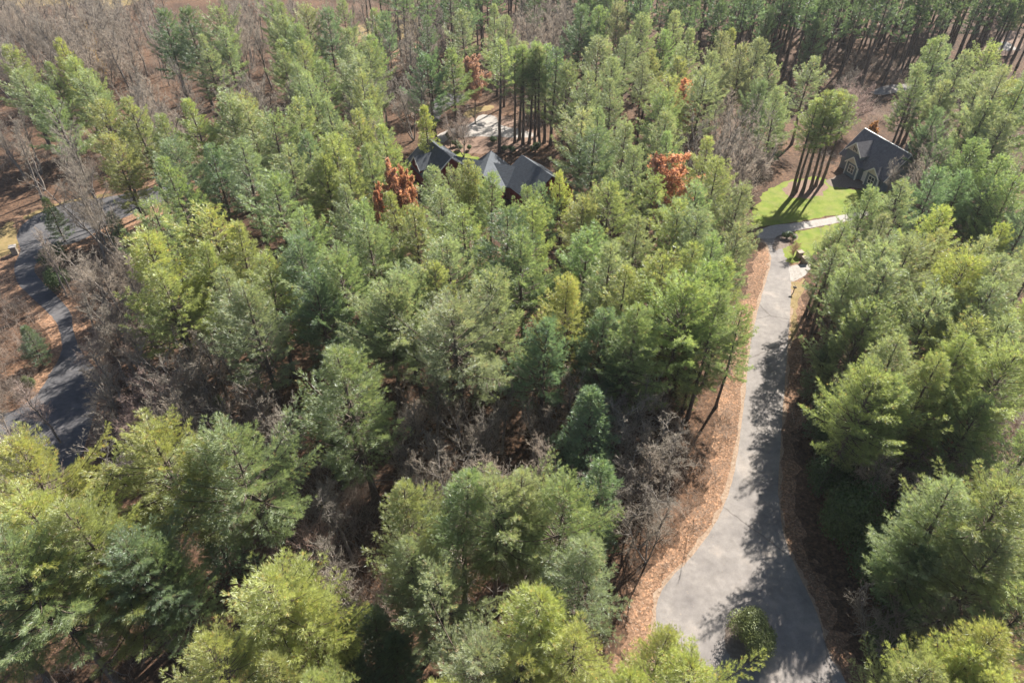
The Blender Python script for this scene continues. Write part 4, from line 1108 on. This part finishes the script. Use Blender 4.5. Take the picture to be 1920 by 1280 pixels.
# ------------------------------------------------------------------ undergrowth: bare saplings and brush under the trees, beyond counting
def undergrowth():
    rng = np.random.default_rng(91)
    protos = []
    for i in range(5):
        B, D, L = [], [], []
        for s in range(9):
            az = rng.uniform(0, 6.28)
            d = unit(np.array([math.cos(az) * 0.5, math.sin(az) * 0.5, 1.0]))
            Ls = rng.uniform(1.5, 3.4)
            b0 = np.array([rng.normal(0, 0.5), rng.normal(0, 0.5), -0.05])
            B.append(b0); D.append(d); L.append(Ls)
            for k in range(9):
                s_ = rng.uniform(0.25, 0.95)
                p = b0 + d * Ls * s_
                dd = unit(d + rng.normal(0, 0.6, 3))
                l2 = Ls * 0.35 * rng.uniform(0.6, 1.3)
                B.append(p); D.append(dd); L.append(l2)
                for q in range(4):
                    B.append(p + dd * l2 * rng.uniform(0.3, 0.95)); D.append(unit(dd + rng.normal(0, 0.6, 3))); L.append(l2 * rng.uniform(0.3, 0.6))
        B, D, L = np.array(B), np.array(D), np.array(L)
        sd = unit(np.cross(D, rng.normal(size=D.shape)))
        w = np.clip(L * 0.012, 0.008, 0.03)[:, None]
        protos.append(np.stack([B + sd * w, B - sd * w, B + D * L[:, None]], 1).reshape(-1, 3))
    Vs, Ts = [], []
    pts = []
    for poly, n in [(p, 130) for p in NEAR_BARE] + [(p, 130) for p in FAR_BARE] + [(p, 24) for p in PINES] + [([(1330, 760), (1360, 700), (1380, 640), (1370, 800), (1330, 940), (1260, 1060), (1180, 1150), (1200, 1000)], 120), ([(100, 420), (210, 430), (230, 560), (150, 560)], 60), ([(0, 1100), (400, 1130), (380, 1280), (0, 1280)], 40), ([(1500, 640), (1580, 700), (1600, 860), (1500, 860)], 50), ([(-30, 560), (60, 580), (90, 640), (30, 700), (-30, 700)], 60), ([(640, 900), (700, 900), (760, 1200), (640, 1250)], 40)]:
        P = np.array(poly, float)
        for _ in range(n):
            px, py = rng.uniform(P[:, 0].min(), P[:, 0].max()), rng.uniform(P[:, 1].min(), P[:, 1].max())
            if not inside(poly, px, py): continue
            x, y = gp(px, py)
            if y > 300 or any(inside([tuple(q) for q in g], x, y) for g in GROUNDKEEP): continue
            pts.append((x, y))
    for x, y in pts:
        v = protos[rng.integers(5)]
        a = rng.uniform(0, 6.28)
        s = rng.uniform(0.6, 1.25)
        c_, s_ = math.cos(a) * s, math.sin(a) * s
        o = np.empty_like(v)
        o[:, 0] = v[:, 0] * c_ - v[:, 1] * s_ + x
        o[:, 1] = v[:, 0] * s_ + v[:, 1] * c_ + y
        o[:, 2] = v[:, 2] * s + float(terrain(x, y))
        Vs.append(o)
        Ts.append(np.tile(np.array([0.34, 0.28, 0.235]) * rng.uniform(0.7, 1.3), (len(v), 1)))
    V = np.concatenate(Vs)
    o = struct('undergrowth', mesh_tris('undergrowth', V, np.arange(len(V)).reshape(-1, 3), M['twigs'], np.concatenate(Ts)), 'stuff')
    o['label'] = 'tangled leafless brush and saplings on the forest floor'
    o['category'] = 'brush'
undergrowth()

# ------------------------------------------------------------------ pale fallen trunks in the brushy gap
def fallen_log(p0, p1, r, label):
    rng = np.random.default_rng(int(p0[0]))
    a, b = np.array(gp(*p0)), np.array(gp(*p1))
    d = b - a
    L = float(np.hypot(*d))
    o = thing('fallen_log', (a[0], a[1], 0), math.atan2(d[1], d[0]), label=label, cat='log', group='fallen logs in the brushy gap')
    tb = Tubes()
    xs = np.linspace(0, L, 7)
    tb.add(np.column_stack([xs, rng.normal(0, 0.08, 7), r + 0.1 + 0.08 * xs]), np.linspace(r, r * 0.4, 7), 7)
    part('trunk', tb.mesh('log_trunk', M['grey_bark']), o)
    for k in range(4):
        x = L * rng.uniform(0.35, 0.95)
        e = rng.normal(0, 1, 3)
        e[2] = abs(e[2])
        br = Tubes()
        br.add([[x, 0, r + 0.1 + 0.08 * x], [x + 0.4, e[1] * 0.5, r + 0.5 + e[2] * 0.3], [x + 1.0, e[1] * 1.1, r + 0.7 + e[2] * 0.7]], [r * 0.35, r * 0.25, 0.02], 5)
        part('branch_stub', br.mesh('log_branch', M['grey_bark']), o)
fallen_log((872, 782), (912, 748), 0.16, 'pale fallen log leaning up to the brush under the broad middle pine')
fallen_log((800, 734), (846, 744), 0.14, 'slim bleached fallen log lying level beside the brushy gap')
fallen_log((955, 728), (985, 764), 0.15, 'crooked grey fallen log in the middle of the leafless brush')
fallen_log((560, 905), (610, 860), 0.17, 'thick fallen log in the dark gap below the tall central pine')

# ------------------------------------------------------------------ labels: each tree is told from its like by its look and by a landmark one can find
LANDMARKS = [(1650, 290, 'the blue grey house'), (860, 285, 'the red gabled house'), (1402, 1165, 'the island shrub'), (1497, 510, 'the concrete apron'), (60, 430, 'the far road bend'), (115, 740, 'the shaded road'), (1505, 385, 'the mown lawn'), (1262, 310, 'the big orange oak'),
             (1420, 780, 'the sunlit road'), (0, 0, 'the top left corner'), (1920, 0, 'the top right corner'), (0, 1280, 'the bottom left corner'), (1920, 1280, 'the bottom right corner'), (640, 1280, 'the bottom edge'), (1920, 640, 'the right edge'), (480, 0, 'the top edge'),
             (1104, 760, 'the lone young pine'), (650, 680, 'the tall central pine'), (1885, 85, 'the pale gravel yard'), (1862, 410, 'the blue shed roof'), (735, 320, 'the red-leaved oaks'), (885, 230, 'the sunny drive'), (575, 1000, 'the round thicket tree'), (330, 480, 'the yellow-green grove')]
DIRS = ['right of', 'below and right of', 'below', 'below and left of', 'left of', 'above and left of', 'above', 'above and right of']
ONES = ['', 'first', 'second', 'third', 'fourth', 'fifth', 'sixth', 'seventh', 'eighth', 'ninth', 'tenth', 'eleventh', 'twelfth', 'thirteenth', 'fourteenth', 'fifteenth', 'sixteenth', 'seventeenth', 'eighteenth', 'nineteenth', 'twentieth']
def ordinal(n):
    if n <= 20: return ONES[n]
    tens = {2: 'twenty', 3: 'thirty', 4: 'forty', 5: 'fifty'}[n // 10]
    return tens + '-' + ONES[n % 10] if n % 10 else {3: 'thirtieth', 4: 'fortieth', 5: 'fiftieth'}[n // 10]
def label_trees():
    cells = {}
    for t in TREES:
        if 'label' in t['o']: continue
        px, py = proj(t['x'], t['y'], t['z'] + t['H'] * 0.85)
        best = min(LANDMARKS, key=lambda l: (l[0] - px) ** 2 + (l[1] - py) ** 2)
        dx, dy = px - best[0], py - best[1]
        k = int(round(math.degrees(math.atan2(dy, dx)) / 45.0)) % 8
        cells.setdefault((t['noun'], best[2], k), []).append((math.hypot(dx, dy), t))
    for (noun, lm, k), rows in cells.items():
        rows.sort(key=lambda r: r[0])
        for i, (dist, t) in enumerate(rows):
            size = {'big': 'broad', 'mid': 'full' if t['R'] > 5.2 else 'slender', 'rust': 'small' if t['H'] < 14 else 'tall', 'holly': 'low' if t['H'] < 3 else 'dense', 'bare': 'tall' if t['H'] > 13 else 'slim'}.get(t['kind'], '')
            n = '' if len(rows) == 1 else ordinal(i + 1) + ' '
            t['o']['label'] = ' '.join(f"{size} {t['adj']} {noun}, {n}{DIRS[k]} {lm}".split())
label_trees()

print('TREES', len(TREES), {k: sum(t['kind'] == k for t in TREES) for k in set(t['kind'] for t in TREES)})

# ------------------------------------------------------------------ light winter haze over the valley
def haze():
    m, nt, out = new_mat('haze_air')
    v = nt.nodes.new('ShaderNodeVolumePrincipled')
    v.inputs['Color'].default_value = (0.93, 0.95, 1.0, 1)
    v.inputs['Density'].default_value = 0.00009
    v.inputs['Anisotropy'].default_value = 0.2
    nt.links.new(v.outputs[0], out.inputs['Volume'])
    V = [(x, y, z) for z in (-1.5, 72) for x, y in ((-720, -140), (720, -140), (720, 1220), (-720, 1220))]
    me = bpy.data.meshes.new('haze')
    me.from_pydata(V, [], [(3, 2, 1, 0), (4, 5, 6, 7), (0, 1, 5, 4), (1, 2, 6, 5), (2, 3, 7, 6), (3, 0, 4, 7)])
    me.materials.append(m)
    o = struct('haze', me, 'stuff')
    o['label'] = 'thin pale haze in the air over the wood'
    o['category'] = 'haze'
haze()
